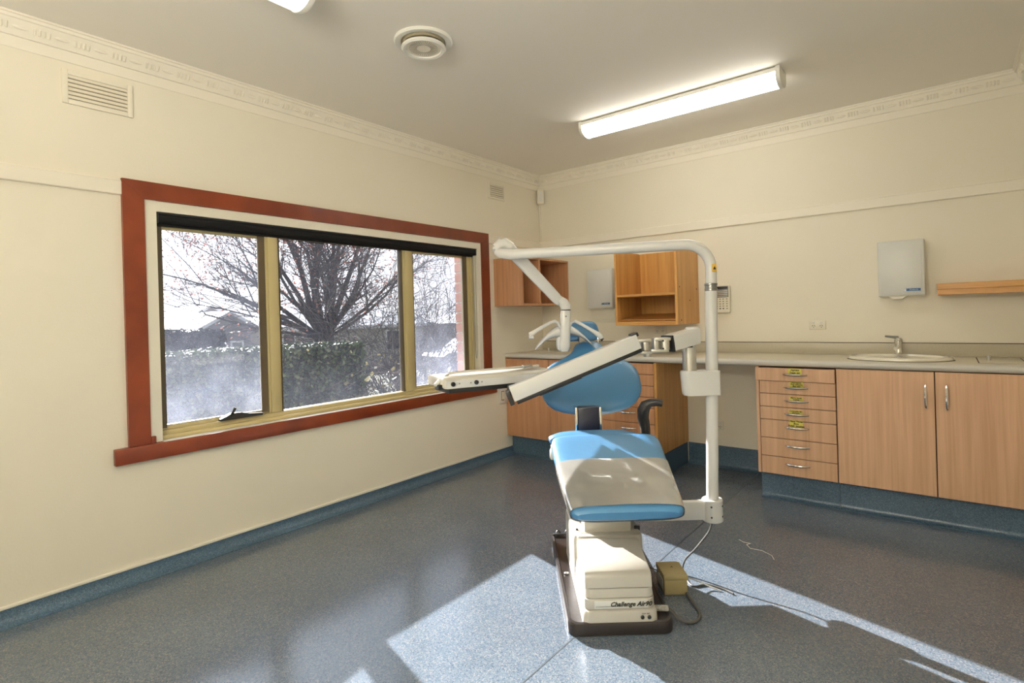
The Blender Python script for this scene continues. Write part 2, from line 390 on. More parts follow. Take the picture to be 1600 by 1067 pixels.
# ------------------------------------------------------------------ room shell
H = 2.586; XR = 3.50; YF = -5.7
struct('floor', G().box((-.28, YF - .15, -.12), (XR + .15, .15, 0)), M['floor'])
fl = bpy.data.objects['floor']
obj('weld_seam', G().box((1.968, -5.6, 0.0), (1.974, -.004, .0006)), M['weld'], fl)
struct('ceiling', G().box((-.28, YF - .15, H), (XR + .15, .15, H + .12)), M['ceiling'])
WY0, WY1, WZ0, WZ1 = -3.39, -.90, .63, 1.865        # hole in the wall
g = G().box((-.13, YF, -.1), (0, WY0, H)).box((-.13, WY1, -.1), (0, .15, H)).box((-.13, WY0, -.1), (0, WY1, WZ0)).box((-.13, WY0, WZ1), (0, WY1, H))
struct('wall_left', g, M['wall'])
wlft = bpy.data.objects['wall_left']
# outer brick skin beside and below the window: bricks seen edge-on through the right pane
BR = G().box((-.245, -.955 + .005, -.6), (-.14, .15, 2.5)).box((-.245, YF, -.6), (-.14, -3.33, 2.5)).box((-.245, -3.33, -.6), (-.14, -.955, .60)).box((-.245, -3.33, 1.93), (-.14, -.955, 2.5))
obj('mortar_bed', BR, M['mortar'], wlft)
bz = .60; i = 0
while bz < 1.90:
    y0 = -.957; ln = .23 if i % 2 == 0 else .11
    obj('brick', G().box((-.252, y0, bz), (-.138, y0 + ln, bz + .074), .004, 1), M['brick'], wlft)
    bz += .086; i += 1
struct('wall_back', G().box((-.13, 0, -.1), (XR + .15, .13, H)), M['wall'])
struct('wall_right', G().box((XR, YF, -.1), (XR + .13, 0, H)), M['wall'])
struct('wall_front', G().box((-.13, YF - .13, -.1), (XR + .13, YF, H)), M['wall'])

# cornices: moulded profile swept along the wall, with a run of raised ornament
PROF = [(0, -.185), (.006, -.185), (.008, -.125), (.012, -.112), (.020, -.105), (.022, -.085), (.034, -.060), (.048, -.046), (.050, -.030), (.062, -.022), (.064, -.008), (.072, -.006), (.072, 0), (0, 0)]
FIL = [(0, -.128), (.005, -.128), (.005, -.118), (0, -.118)]
def cornice(name, o, along, inward, length):
    o = Vector(o); A = Vector(along); I = Vector(inward); Zv = Vector((0, 0, 1))
    P = [(0, -.085), (.016, -.085), (.020, -.074), (.024, -.062), (.040, -.040), (.046, -.024), (.054, -.022), (.056, -.010), (.064, -.008), (.064, 0), (0, 0)]
    g = G().prism(P, o, I, Zv, A * length)
    t = struct(name, g, M['trim'])
    gf = G().prism([(0, -.135), (.005, -.135), (.006, -.128), (.005, -.085), (0, -.085)], o, I, Zv, A * length)
    obj('frieze_band', gf, M['trim'], t)
    go = G(); s = .06
    D = (I * .020 + Zv * .026).normalized(); Nn = (I * .026 - Zv * .020).normalized()
    while s < length - .06:
        for k in range(4):
            c = o + A * (s + k * .0165) + I * .032 + Zv * -.052
            go.obox(c, A, D, Nn, .0045, .015, .006, .003, 1)
        c = o + A * (s + .095) + I * .031 + Zv * -.052
        go.lathe([(.001, -.03), (.007, -.018), (.009, 0), (.007, .018), (.001, .03)], c, A, 8)
        s += .142
    obj('leaf_ornament', go, M['trim'], t, kind='stuff')
cornice('trim_1', (0, YF, H), (0, 1, 0), (1, 0, 0), -YF)
cornice('trim_2', (0, 0, H), (1, 0, 0), (0, -1, 0), XR)
cornice('trim_3', (XR, YF, H), (0, 1, 0), (-1, 0, 0), -YF)
# picture rails (flat board)
RP = [(0, -.072), (.013, -.072), (.016, -.068), (.016, -.010), (.010, -.004), (.010, 0), (0, 0)]
struct('trim_4', G().prism(RP, (0, YF, 1.948), (1, 0, 0), (0, 0, 1), (0, YF * -1 - 3.485, 0)), M['trim'])
struct('trim_5', G().prism(RP, (0, -.80, 1.948), (1, 0, 0), (0, 0, 1), (0, .80, 0)), M['trim'])
struct('trim_6', G().prism(RP, (0, 0, 1.958), (0, -1, 0), (0, 0, 1), (XR, 0, 0)), M['trim'])
# coved vinyl skirting
def cove(h, r=.045, t=.005):
    return [(0, h), (t, h)] + [(t + r - r * cos(a), .002 + r - r * sin(a)) for a in [pi / 2 * k / 5 for k in range(6)]] + [(t + r, 0), (0, 0)]
bl = struct('baseboard_left', G().prism(cove(.066), (0, YF, 0), (1, 0, 0), (0, 0, 1), (0, -YF - .53, 0)), M['skirt'])
obj('capping_bead', G().box((0, YF, .066), (.008, -.55, .082), .003), M['trim'], bl)
struct('baseboard_back', G().prism(cove(.168, .03), (1.43, 0, 0), (0, -1, 0), (0, 0, 1), (.70, 0, 0)), M['skirt'])

# ------------------------------------------------------------------ window
win = bpy.data.objects.new('window_1', None); COL.objects.link(win); win.location = (0, -2.14, .6); ROOT['window_1'] = Matrix.Translation((0, -2.14, .6))
tag(win, 'wide three-light window in a red timber casing looking onto the garden', kind='structure')
def casing(name, poly, th=.022):
    g = G().prism(poly, (0, 0, 0), (0, 1, 0), (0, 0, 1), (th, 0, 0))
    return obj(name, g, M['mahogany'], win, smooth=None)
yo0, yi0, yi1, yo1, zo, zi, zs = -3.485, -3.392, -.898, -.800, 1.956, 1.868, .655
casing('casing_board', [(yo0, zo), (yo1, zo), (yi1, zi), (yi0, zi)])
casing('casing_board', [(yo0, zs), (yi0, zs), (yi0, zi - .0008), (yo0 , zo - .0008)])
casing('casing_board', [(yi1, zs), (yo1, zs), (yo1, zo - .0008), (yi1, zi - .0008)])
obj('sill_board', G().box((0, -3.545, .577), (.032, -.755, .654), .003), M['mahogany'], win)
obj('sill_horn', G().box((0.0, -3.392, .6545), (.030, -3.372, .69), .002), M['mahogany'], win)
# cream lining (returns into the wall)
obj('lining_board', G().box((-.13, yi0 + .001, .656), (.012, -3.338, zi)), M['liner'], win)
obj('lining_board', G().box((-.13, -.945, .656), (.012, yi1 - .001, zi)), M['liner'], win)
obj('lining_board', G().box((-.13, -3.338, 1.815), (.012, -.945, zi - .001)), M['liner'], win)
obj('inner_ledge', G().box((-.13, -3.338, .632), (.026, -.945, .6555), .004), M['ledge'], win)
# aluminium frame
FX0, FX1 = -.115, -.045
obj('frame_rail', G().box((FX0, -3.338, .656), (FX1, -.945, .700), .004).box((FX1 - .001, -3.338, .656), (FX1 + .018, -.945, .676), .003), M['frame'], win)
obj('frame_rail', G().box((FX0, -3.338, 1.762), (FX1, -.945, 1.815), .004), M['frame'], win)
obj('frame_stile', G().box((FX0, -3.338, .70), (FX1, -3.320, 1.762), .003), M['frame'], win)
obj('frame_stile', G().box((FX0, -1.015, .70), (FX1, -.945, 1.762), .004).box((FX1, -.985, .70), (FX1 + .012, -.965, 1.762), .003), M['frame'], win)
def mullion(y0, y1):
    obj('mullion', G().box((FX0, y0, .70), (FX1, y1, 1.762), .005).box((FX1 - .002, y0 + .012, .70), (FX1 + .010, y1 - .012, 1.762), .005), M['frame'], win)
mullion(-2.755, -2.672); mullion(-1.705, -1.625)
def sash(y0, y1, z0, z1, w, pane_mat, x0=-.10, x1=-.055):
    g = G().box((x0, y0, z0), (x1, y0 + w, z1), .002).box((x0, y1 - w, z0), (x1, y1, z1), .002).box((x0, y0 + w, z0), (x1, y1 - w, z0 + w), .002).box((x0, y0 + w, z1 - w), (x1, y1 - w, z1), .002)
    s = obj('sash', g, M['frame'] if w > .012 else M['seal'], win)
    obj('pane', G().box((-.079, y0 + w - .004, z0 + w - .004), (-.075, y1 - w + .004, z1 - w + .004)), pane_mat, s, smooth=None)
    gs = G()
    for (a, b) in (((x1 - .004, y0 + w, z0 + w), (x1 + .0015, y0 + w + .004, z1 - w)), ((x1 - .004, y1 - w - .004, z0 + w), (x1 + .0015, y1 - w, z1 - w)), ((x1 - .004, y0 + w, z0 + w), (x1 + .0015, y1 - w, z0 + w + .003))): gs.box(a, b)
    obj('glazing_seal', gs, M['seal'], s)
    return s
s1 = sash(-3.320, -2.755, .700, 1.762, .022, M['glass_dusty'])
sash(-2.672, -1.705, .690, 1.762, .008, M['glass_clean'])
s3 = sash(-1.625, -1.015, .700, 1.762, .022, M['glass_dusty'])
# dark side channels of the opening sashes
obj('sash_channel', G().box((-.055, -2.795, .71), (-.046, -2.757, 1.762)), M['seal'], win)
obj('sash_channel', G().box((-.055, -1.062, .71), (-.046, -1.018, 1.762)), M['seal'], win)
obj('sash_channel', G().box((-.055, -3.3195, .71), (-.046, -3.298, 1.762)), M['seal'], win)
g = G().prism([(0, 0), (.235, 0), (.24, .012), (.16, .02), (.115, .033), (.06, .036), (.03, .022), (0, .012)], (-.045, -3.045, .703), (0, 1, 0), (0, 0, 1), (.028, 0, 0))
g.tube([(-.022, -2.985, .73), (-.012, -2.978, .745), (-.008, -2.968, .768)], [.010, .007, .008], 8)
obj('winder', g, M['black'], win, label='black winder crank on the bottom rail of the left sash')

# roller blind
bl_ = thing('roller_blind', (-.02, -2.14, 1.75), 'black roller blind rolled up at the window head', 'blind')
obj('fabric_roll', G().tube([(-.018, -3.325, 1.788), (-.018, -.955, 1.788)], .026, 20), M['black_fabric'], bl_)
obj('head_rail', G().box((-.038, -3.334, 1.806), (.006, -.950, 1.8145), .002), M['black'], bl_)
obj('bottom_bar', G().box((-.040, -3.325, 1.748), (-.030, -.955, 1.782), .003), M['black_fabric'], bl_)
for y in (-3.334, -.957): obj('end_bracket', G().box((-.044, y, 1.758), (.008, y + .008, 1.813), .003), M['black'], bl_)
ch = [(-.030, -.953, 1.78), (-.030, -.953, 1.3), (-.026, -.952, .92), (-.018, -.952, .885), (-.010, -.952, .92), (-.004, -.953, 1.3), (-.004, -.953, 1.78)]
obj('pull_chain', G().tube(ch, .0022, 6), M['chain'], bl_, label='grey bead chain hanging beside the right lining')

# ------------------------------------------------------------------ ceiling and wall fittings
def batten(name, c, L, axis, label, mat, wid=.10, drop=0.0):
    A = Vector((1, 0, 0)) if axis == 'x' else Vector((0, 1, 0)); Bv = Vector((0, 1, 0)) if axis == 'x' else Vector((-1, 0, 0)); Zv = Vector((0, 0, 1))
    c = Vector(c); t = thing(name, c, label, 'light', group=None)
    o = c - A * (L / 2)
    obj('mounting_tray', G().prism([(-wid * .86, -.003), (wid * .86, -.003), (wid, -.008), (wid, -.030), (-wid, -.030), (-wid, -.008)], o + A * .02, Bv, Zv, A * (L - .04)), M['fitting'], t)
    obj('ceiling_spacer', G().prism([(-wid * .6, 0), (wid * .6, 0), (wid * .6, -.004), (-wid * .6, -.004)], o + A * .05, Bv, Zv, A * (L - .10)), M['fitting'], t)
    P = [(-wid, -.0305), (-wid, -.040)] + [(-wid * cos(a), -.042 - .056 * sin(a)) for a in [pi * k / 12 for k in range(1, 12)]] + [(wid, -.040), (wid, -.0305)]
    obj('diffuser', G().prism(P, o + A * .022, Bv, Zv, A * (L - .044)), mat, t)
    P = [(-wid, -.003)] + P + [(wid, -.003)]
    for s in (0, 1):
        e = G().prism([(p[0] * 1.03, p[1] * 1.05 + .0008) for p in P], o + A * (s * (L - .022)), Bv, Zv, A * .022)
        obj('end_cap', e, M['fitting'], t)
    if drop:  # only the added fill lamp hangs; its uplight brightens the ceiling
        for s in (.15, .85): obj('suspension_rod', G().tube([o + A * (L * s), o + A * (L * s) + Zv * drop], .006, 8), M['fitting'], t)
        obj('fill_uplight', G().prism([(-wid, .002), (-wid * .8, .03), (wid * .8, .03), (wid, .002)], o + A * .022, Bv, Zv, A * (L - .044)), M['fill_up'], t)
    return t
batten('ceiling_light', (1.765, -.985, H - .0), 1.30, 'x', 'lit fluorescent batten on the ceiling in front of the back wall', M['tube'], .078)
batten('ceiling_light', (1.115, -3.80, H - .0), 1.30, 'y', 'lit fluorescent batten whose tip shows at the top edge of the photo', M['tube_soft'], .085)

batten('added_fill_light', (2.50, -5.15, H - .70), 1.60, 'x', 'added hanging up-and-down fill light, unseen behind the camera', M['fill_down'], drop=.70)  # invented lamp out of view, added to raise the room's overall brightness

dc = Vector((1.150, -2.545, H))
t = thing('ceiling_vent', dc, 'round cream air diffuser on the ceiling above the window side', 'vent')
obj('outer_ring', G().lathe([(.001, -.002), (.132, -.002), (.140, 0), (.142, -.006), (.136, -.014), (.110, -.012), (.102, -.002)], dc, (0, 0, 1), 40), M['fitting'], t)
obj('throat', G().lathe([(.103, -.003), (.106, -.003), (.098, -.020), (.095, -.020)], dc, (0, 0, 1), 40), M['vent_dark'], t)
obj('cone_ring', G().lathe([(.082, -.036), (.086, -.044), (.098, -.047), (.108, -.040), (.106, -.032), (.095, -.032), (.082, -.026), (.001, -.026), (.001, -.030), (.080, -.032)], dc, (0, 0, 1), 40), M['fitting'], t)
obj('grille_plate', G().lathe([(.001, -.034), (.084, -.034), (.084, -.038), (.001, -.038)], dc, (0, 0, 1), 32), M['trim'], t)
gs = G()
for k in range(40):
    a = 2 * pi * k / 40
    d = Vector((cos(a), sin(a), 0)); e = Vector((-sin(a), cos(a), 0))
    gs.obox(dc + d * .052 + Vector((0, 0, -.0384)), d, e, (0, 0, 1), .018, .0008, .0008)
obj('slots', gs, M['vent_shadow'], t, kind='stuff')

def wall_vent(y0, y1, z0, z1, nsl, label, inset=(.022, .022)):
    t = thing('wall_vent', (0, (y0 + y1) / 2, z0), label, 'vent', group=None)
    b = .022 if y1 - y0 > .24 else .018
    g = G().box((0, y0, z0), (.010, y0 + b, z1), .002).box((0, y1 - b, z0), (.010, y1, z1), .002).box((0, y0 + b, z0), (.010, y1 - b, z0 + b), .002).box((0, y0 + b, z1 - b), (.010, y1 - b, z1), .002)
    obj('frame', g, M['wall'], t)
    obj('backing', G().box((0, y0 + b, z0 + b), (.002, y1 - b, z1 - b)), M['vent_shadow'], t)
    hh = (z1 - z0 - 2 * b) / nsl
    for k in range(nsl):
        z = z0 + b + k * hh
        P = [(.001, .97 * hh), (.004, .97 * hh), (.010, .26 * hh), (.008, .16 * hh), (.001, .4 * hh)]
        obj('slat', G().prism(P, (0, y0 + b, z), (1, 0, 0), (0, 0, 1), (0, y1 - y0 - 2 * b, 0)), M['wall'], t)
wall_vent(-3.700, -3.425, 2.262, 2.418, 6, 'cream louvred wall vent high on the left wall, above the empty wall beside the window')
wall_vent(-.765, -.545, 2.275, 2.418, 6, 'cream louvred wall vent on the left wall close to the room corner')

t = thing('motion_detector', (.03, -.03, 2.31), 'small white alarm sensor high in the room corner', 'sensor')
q = Vector((1, -1, 0)).normalized(); e = Vector((1, 1, 0)).normalized()
obj('housing', G().obox((.048, -.048, 2.385), e, q, (0, 0, 1), .032, .026, .068, .008), M['plate'], t)
obj('lens', G().obox((.066, -.066, 2.372), e, q, (0, 0, 1), .022, .004, .036, .004), M['white_metal'], t)
obj('indicator', G().obox((.067, -.067, 2.425), e, q, (0, 0, 1), .010, .003, .006, .002), M['white_print'], t)
tag(obj('cable_duct', G().box((.004, -.016, 1.965), (.016, -.001, 2.31), .002), M['trim']), 'thin cream cable duct running down the corner below the sensor', 'duct')

def power_outlet(name, x0, x1, z0, z1, y, label, dbl=True, axis='y'):
    t = thing(name, ((x0 + x1) / 2, y, z0), label, 'outlet')
    obj('cover_plate', G().box((x0, y - .011, z0), (x1, y, z1), .003), M['plate'], t)
    w = x1 - x0; hgt = z1 - z0
    for f in ((.27, .73) if dbl else (.5,)):
        cx = x0 + w * f
        obj('switch', G().box((cx - .007, y - .0145, z0 + hgt * .66), (cx + .007, y - .010, z0 + hgt * .86), .002), M['white_metal'], t)
        gh = G()
        for s in (-1, 1): gh.obox((cx + s * .0065, y - .0113, z0 + hgt * .44), (cos(s * .5), 0, sin(s * .5)), (0, 1, 0), (-sin(s * .5), 0, cos(s * .5)), .0015, .0006, .0055)
        gh.box((cx - .0014, y - .0118, z0 + hgt * .2), (cx + .0014, y - .0106, z0 + hgt * .34))
        obj('socket_slot', gh, M['slot'], t)
    return t
power_outlet('power_outlet', 2.336, 2.440, 1.078, 1.142, 0, 'cream double power outlet on the back wall above the worktop')
power_outlet('power_outlet', 1.665, 1.715, .290, .362, 0, 'small cream outlet low on the wall in the knee space under the worktop', False)
power_outlet('power_outlet', 1.160, 1.270, 1.050, 1.112, 0, 'cream double outlet under the open orange wall cabinet')
t = thing('wall_switch', (0, -.645, .462), 'grey wall switch plate between the window and the base cupboard', 'switch')
obj('cover_plate', G().box((0, -.700, .464), (.012, -.592, .602), .004), M['white_metal'], t)
obj('rocker', G().box((.011, -.675, .50), (.019, -.645, .57), .003), M['plate'], t)
obj('surround', G().box((.0115, -.680, .493), (.0135, -.640, .577), .001), M['steel_dark'], t)
obj('screw', G().lathe([(.001, 0), (.004, 0), (.003, .002), (.001, .002)], (.012, -.615, .553), (1, 0, 0), 10), M['steel_dark'], t)

def dispenser(x0, x1, z0, z1, label, words, lip):
    t = thing('towel_dispenser', ((x0 + x1) / 2, 0, z0), label, 'dispenser')
    obj('case', G().box((x0, -.088, z0), (x1, 0, z1), .006), M['white_metal'], t)
    obj('door', G().box((x0 + .004, -.094, z0 + .006), (x1 - .004, -.087, z1 - .004), .003).box((x0 + .016, -.096, z0 + .018), (x1 - .016, -.092, z1 - .014), .002), M['white_metal'], t)
    w = x1 - x0
    b = obj('badge', G().box((x1 - .098, -.0985, z0 + .030), (x1 - .024, -.0955, z0 + .046), .001), M['blue_print'], t)
    obj('badge_lettering', text_geo(words, .012, (x1 - .060, -.0992, z0 + .038), (1, 0, 0), (0, 0, 1), .2), M['white_print'], b, smooth=None)
    obj('badge_arrow', G().prism([(0, 0), (.010, .0), (.010, .016), (.004, .016)], (x1 - .110, -.0975, z0 + .030), (1, 0, 0), (0, 0, 1), (0, .002, 0)), M['steel_dark'], t)
    obj('paper_slot', G().prism([(x0 + .05, 0), (x1 - .10, 0), (x1 - .12, -lip), (x0 + .08, -lip)], (0, -.085, z0), (1, 0, 0), (0, 0, 1), (0, .07, 0)), M['plate'], t)
dispenser(2.760, 3.006, 1.292, 1.648, 'white paper towel dispenser on the wall above the basin', 'Kimberly', .018)
dispenser(.566, .820, 1.285, 1.632, 'white paper towel dispenser between the two open wall cabinets', 'Kimberly', .006)
tag(obj('access_plate', G().box((.548, -.006, 1.155), (.792, 0, 1.272), .002).box((.56, -.009, 1.18), (.78, -.005, 1.225), .002), M['plate']), 'blank cream cover plate on the wall below the far towel dispenser', 'plate')

t = thing('wall_intercom', (1.745, 0, 1.21), 'cream intercom keypad with grey grille beside the white pole', 'intercom')
obj('body', G().box((1.682, -.040, 1.214), (1.798, 0, 1.428), .010, 3), M['plate'], t)
obj('grille_panel', G().box((1.690, -.044, 1.335), (1.792, -.038, 1.422), .004), M['grey_screen'], t)
for k in range(4): obj('grille_bar', G().box((1.694, -.047, 1.342 + k * .013), (1.786, -.043, 1.347 + k * .013), .001), M['brushed'], t)
obj('display', G().box((1.695, -.0465, 1.399), (1.787, -.043, 1.418), .002), M['black'], t)
gk = G()
for r in range(5):
    for c in range(4): gk.box((1.697 + c * .024 + (.004 if c == 3 else 0), -.044, 1.318 - r * .0185), (1.709 + c * .024 + (.004 if c == 3 else 0), -.039, 1.326 - r * .0185), .002, 1, 1 if (r == 4 and c in (1, 2)) else 0)
obj('keys', gk, [M['keys'], M['black']], t, kind='stuff')

# ------------------------------------------------------------------ worktop and base cabinets
CF = -.58
t = thing('worktop', (1.75, -.3, .865), 'long pale stone-look worktop with rounded front edge along the back wall', 'worktop')
r = .02
P = [(0, .865), (-.58, .865)] + [(-.58 - r * sin(a), .885 - r * cos(a)) for a in [pi * k / 8 for k in range(9)]] + [(0, .905)]
obj('slab', G().prism(P, (0, 0, 0), (0, 1, 0), (0, 0, 1), (XR - .002, 0, 0)), M['counter'], t)
obj('front_edge', G().prism([(-.5805, .8655)] + [(-.580 - (r + .0012) * sin(a), .885 - (r + .0012) * cos(a)) for a in [pi * k / 8 for k in range(9)]] + [(-.5805, .9045)], (0.0, 0, 0), (0, 1, 0), (0, 0, 1), (XR - .002, 0, 0)), M['counter_edge'], t)
t = thing('splashback', (1.75, -.008, .905), 'low stone-look splashback strip along the wall behind the worktop', 'splashback')
obj('strip', G().box((.0, -.016, .9055), (XR - .002, -.0005, .985), .002), M['splash'], t)
obj('sealant_line', G().box((.0, -.010, .985), (XR - .002, -.0005, .989), .001), M['gap'], t)

def bow_handle(name, parent, c, L, axis, mat=None):
    A = Vector((1, 0, 0)) if axis == 'x' else Vector((0, 0, 1)); c = Vector(c); N = Vector((0, -1, 0))
    pts = []; rad = []
    for k in range(11):
        f = -1 + 2 * k / 10
        pts.append(c + A * (L / 2 * f) + N * (.004 + .024 * (1 - abs(f) ** 2.6))); rad.append(.0042 + .0038 * (1 - f * f))
    return obj(name, G().tube(pts, rad, 8), M['chrome'], parent)

def base_unit(name, x0, x1, label, left_panel=True):
    t = thing(name, ((x0 + x1) / 2, CF / 2, 0), label, 'cabinet')
    return t
def sticker(parent, x0, x1, z0, z1, y, lines):
    s = obj('paper_label', G().box((x0, y - .0008, z0), (x1, y, z1)), M['yellow'], parent, label='handwritten yellow paper label')
    g = G(); rr = random.Random(int(z0 * 1000))
    return s
DZ = [.858, .773, .690, .606, .523, .405, .288, .173]
def drawer_stack(t, x0, x1, labels, proud0=0.0, mat='beech'):
    for k in range(7):
        zt, zb = DZ[k] - .002, DZ[k + 1] + .002
        y0 = CF - .001; y1 = CF - .019
        xa = x0
        if k == 0 and proud0: y1 -= proud0; y0 -= proud0; xa = x0 - .020
        d = obj('drawer', G().box((xa, y1, zb), (x1, y0, zt), .0015, 1), M[mat], t)
        if k == 0 and proud0: obj('drawer_box', G().box((x0 + .02, y0, zb + .01), (x1 - .02, CF + .02, zt - .01)), M[mat], d)
        zc = (zt + zb) / 2 + (.002 if k < 4 else .018)
        hx = x0 + .52 * (x1 - x0) - .01
        bow_handle('handle', d, (hx, y1, zc), .138, 'x')
        if labels and labels[k]:
            lab = labels[k]; w = .078; lh = lab[0]
            z0 = zc + .004; xc = hx + lab[2]
            s = obj('paper_label', G().box((xc - w / 2, y1 - .0008, z0), (xc + w / 2, y1, z0 + lh)), M['yellow'], d, label='yellow paper label with dark handwriting')
            n = len(lab[1])
            for q_, line in enumerate(lab[1]):
                gz = z0 + lh - lh * (q_ + .5) / n
                tg = text_geo(line, min(.0150, .9 * lh / n + .002), (xc, y1 - .0012, gz), (1, 0, 0), (0, 0, 1), .25, .0004)
                o = obj('handwriting', tg, M['ink'], d, smooth=None)

# right-hand drawer unit
t = thing('drawer_unit', (2.34, -.29, 0), 'beech drawer unit of seven drawers with yellow labels, under the worktop', 'cabinet')
obj('carcass', G().box((2.122, CF - .018, .173), (2.140, -.003, .862)).box((2.140, CF + .003, .173), (2.572, -.003, .855)), [M['beech']], t)
obj('shadow_back', G().box((2.1405, CF - .003, .178), (2.573, CF + .004, .857)), M['gap'], t)
drawer_stack(t, 2.143, 2.572, [(.034, ['Alginate', 'Trays  etc'], .0), (.034, ['Impression', 'Tray adhesive', 'Bite wax'], .004), (.022, ['Matrix bands', 'wedges'], .0), (.022, ['Composite tips', 'and burs'], -.004), (.044, ['Hand Pieces', 'Burs', 'Polish  brushes'], -.004), None, None], .016)
obj('kickboard', G().prism(cove(.172, .03), (2.125, -.525, 0), (0, -1, 0), (0, 0, 1), (.447, 0, 0)).box((2.125, -.527, 0), (2.13, -.006, .172)), M['skirt'], t)
# double door cupboard
t = thing('double_cupboard', (3.04, -.29, 0), 'beech cupboard with two doors below the basin', 'cabinet')
obj('carcass', G().box((2.576, CF + .003, .173), (XR - .004, -.003, .862)), M['gap'], t)
d1 = obj('door', G().box((2.578, CF - .019, .175), (3.044, CF + .002, .860), .0015, 1), M['beech'], t)
d2 = obj('door', G().box((3.049, CF - .019, .175), (XR - .004, CF + .002, .860), .0015, 1), M['beech'], t)
bow_handle('handle', d1, (3.006, CF - .019, .722), .138, 'z'); bow_handle('handle', d2, (3.098, CF - .019, .722), .138, 'z')
obj('kickboard', G().prism(cove(.172, .03), (2.574, -.525, 0), (0, -1, 0), (0, 0, 1), (XR - .004 - 2.574, 0, 0)), M['skirt'], t)
# left-hand cupboard and drawers
t = thing('base_cupboard', (.475, -.29, 0), 'darker beech two-door cupboard in the corner beside the window wall', 'cabinet')
obj('carcass', G().box((.004, CF + .003, .173), (.955, -.003, .862)), M['gap'], t)
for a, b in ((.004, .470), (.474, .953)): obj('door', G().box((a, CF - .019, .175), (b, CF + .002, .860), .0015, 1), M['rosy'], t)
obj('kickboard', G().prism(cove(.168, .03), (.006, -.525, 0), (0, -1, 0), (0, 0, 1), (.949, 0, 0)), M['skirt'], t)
t = thing('drawer_unit', (1.195, -.29, 0), 'beech drawer unit behind the dental chair backrest, without paper labels', 'cabinet')
obj('carcass', G().box((.958, CF + .003, .173), (1.412, -.003, .855)), M['gap'], t)
obj('side_panel', G().box((1.412, CF - .018, .173), (1.432, -.003, .862), .001, 1), M['oak'], t)
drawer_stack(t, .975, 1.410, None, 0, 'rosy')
obj('filler_strip', G().box((.957, CF - .017, .175), (.973, CF + .003, .860)), M['beech_edge'], t)
obj('kickboard', G().prism(cove(.168, .03), (.958, -.525, 0), (0, -1, 0), (0, 0, 1), (.466, 0, 0)).box((1.418, -.527, 0), (1.424, -.004, .172)), M['skirt'], t)

# basin and tap
t = thing('basin', (2.870, -.315, .905), 'oval cream porcelain basin set into the worktop', 'basin')
bc = Vector((2.872, -.320, .905))
obj('rim', G().lathe([(1.0, .0), (1.0, .010), (.985, .018), (.93, .022), (.86, .018), (.83, .008), (.80, .0)], bc, (0, 0, 1), 56, sx=.262, sy=.205, X=(1, 0, 0)), M['basin'], t)
obj('bowl', G().lathe([(.835, .010), (.80, .004), (.70, .003), (.4, .0022), (.02, .0015), (.02, .001), (.84, .001)], bc, (0, 0, 1), 56, sx=.262, sy=.205, X=(1, 0, 0)), M['basin'], t)
obj('sealant', G().lathe([(1.0, .0002), (1.03, .0002), (1.0, .004)], bc, (0, 0, 1), 56, sx=.262, sy=.205, X=(1, 0, 0)), M['slot'], t)
t = thing('mixer_tap', (2.862, -.14, .926), 'chrome lever mixer tap on the back of the oval basin', 'tap')
tc_ = Vector((2.862, -.14, .9245))
obj('body', G().lathe([(.023, 0), (.023, .004), (.020, .008), (.020, .070), (.022, .074), (.022, .098), (.016, .103), (.001, .104)], tc_, (0, 0, 1), 20), M['chrome'], t)
obj('spout', G().tube([tc_ + Vector((-.002, -.012, .045)), tc_ + Vector((-.006, -.06, .048)), tc_ + Vector((-.01, -.105, .040))], [.014, .012, .011], 12), M['chrome'], t)
obj('lever', G().tube([tc_ + Vector((0, 0, .104)), tc_ + Vector((-.03, -.01, .108)), tc_ + Vector((-.068, -.02, .114))], [.011, .008, .006], 10, flat=.6), M['steel_dark'], t)

def hatch(x0, x1, y0, y1, knob, label):
    t = thing('worktop_hatch', ((x0 + x1) / 2, (y0 + y1) / 2, .905), label, 'hatch')
    gp = .005
    obj('lid', G().box((x0 + gp, y0 + gp, .9045), (x1 - gp, y1 - gp, .9072), .001), M['counter'], t)
    obj('gap', G().box((x0, y0, .9046), (x0 + gp, y1, .9058)).box((x1 - gp, y0, .9046), (x1, y1, .9058)).box((x0, y0, .9046), (x1, y0 + .002, .9058)).box((x0, y1 - gp, .9046), (x1, y1, .9058)), M['gap'], t)
    obj('knob', G().lathe([(.009, 0), (.009, .020), (.011, .022), (.011, .027), (.009, .029), (.001, .029)], (knob[0], knob[1], .907), (0, 0, 1), 16), M['brushed'], t)
hatch(3.236, 3.436, -.47, -.06, (3.285, -.30), 'square waste hatch with a metal knob in the worktop right of the basin')
hatch(.04, .34, -.46, -.14, (.235, -.25), 'square waste hatch with a metal knob in the worktop at the left corner')

# ------------------------------------------------------------------ wall cabinets and shelf
t = thing('corner_wall_cabinet', (.15, -.36, 1.32), 'open pinkish beech wall cabinet with two pigeonholes, in the corner by the window', 'cabinet')
x1, y0, z0, z1 = .312, -.722, 1.325, 1.742; th = .017
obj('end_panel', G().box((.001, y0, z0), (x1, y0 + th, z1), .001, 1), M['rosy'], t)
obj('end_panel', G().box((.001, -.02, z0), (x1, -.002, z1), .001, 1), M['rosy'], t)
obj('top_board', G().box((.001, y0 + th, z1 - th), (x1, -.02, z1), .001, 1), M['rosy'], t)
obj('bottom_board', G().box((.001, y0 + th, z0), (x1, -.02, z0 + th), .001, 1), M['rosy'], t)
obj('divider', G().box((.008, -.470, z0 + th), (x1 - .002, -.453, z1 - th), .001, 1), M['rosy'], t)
obj('back_board', G().box((.001, y0 + th, z0 + th), (.008, -.02, z1 - th)), M['rosy'], t)

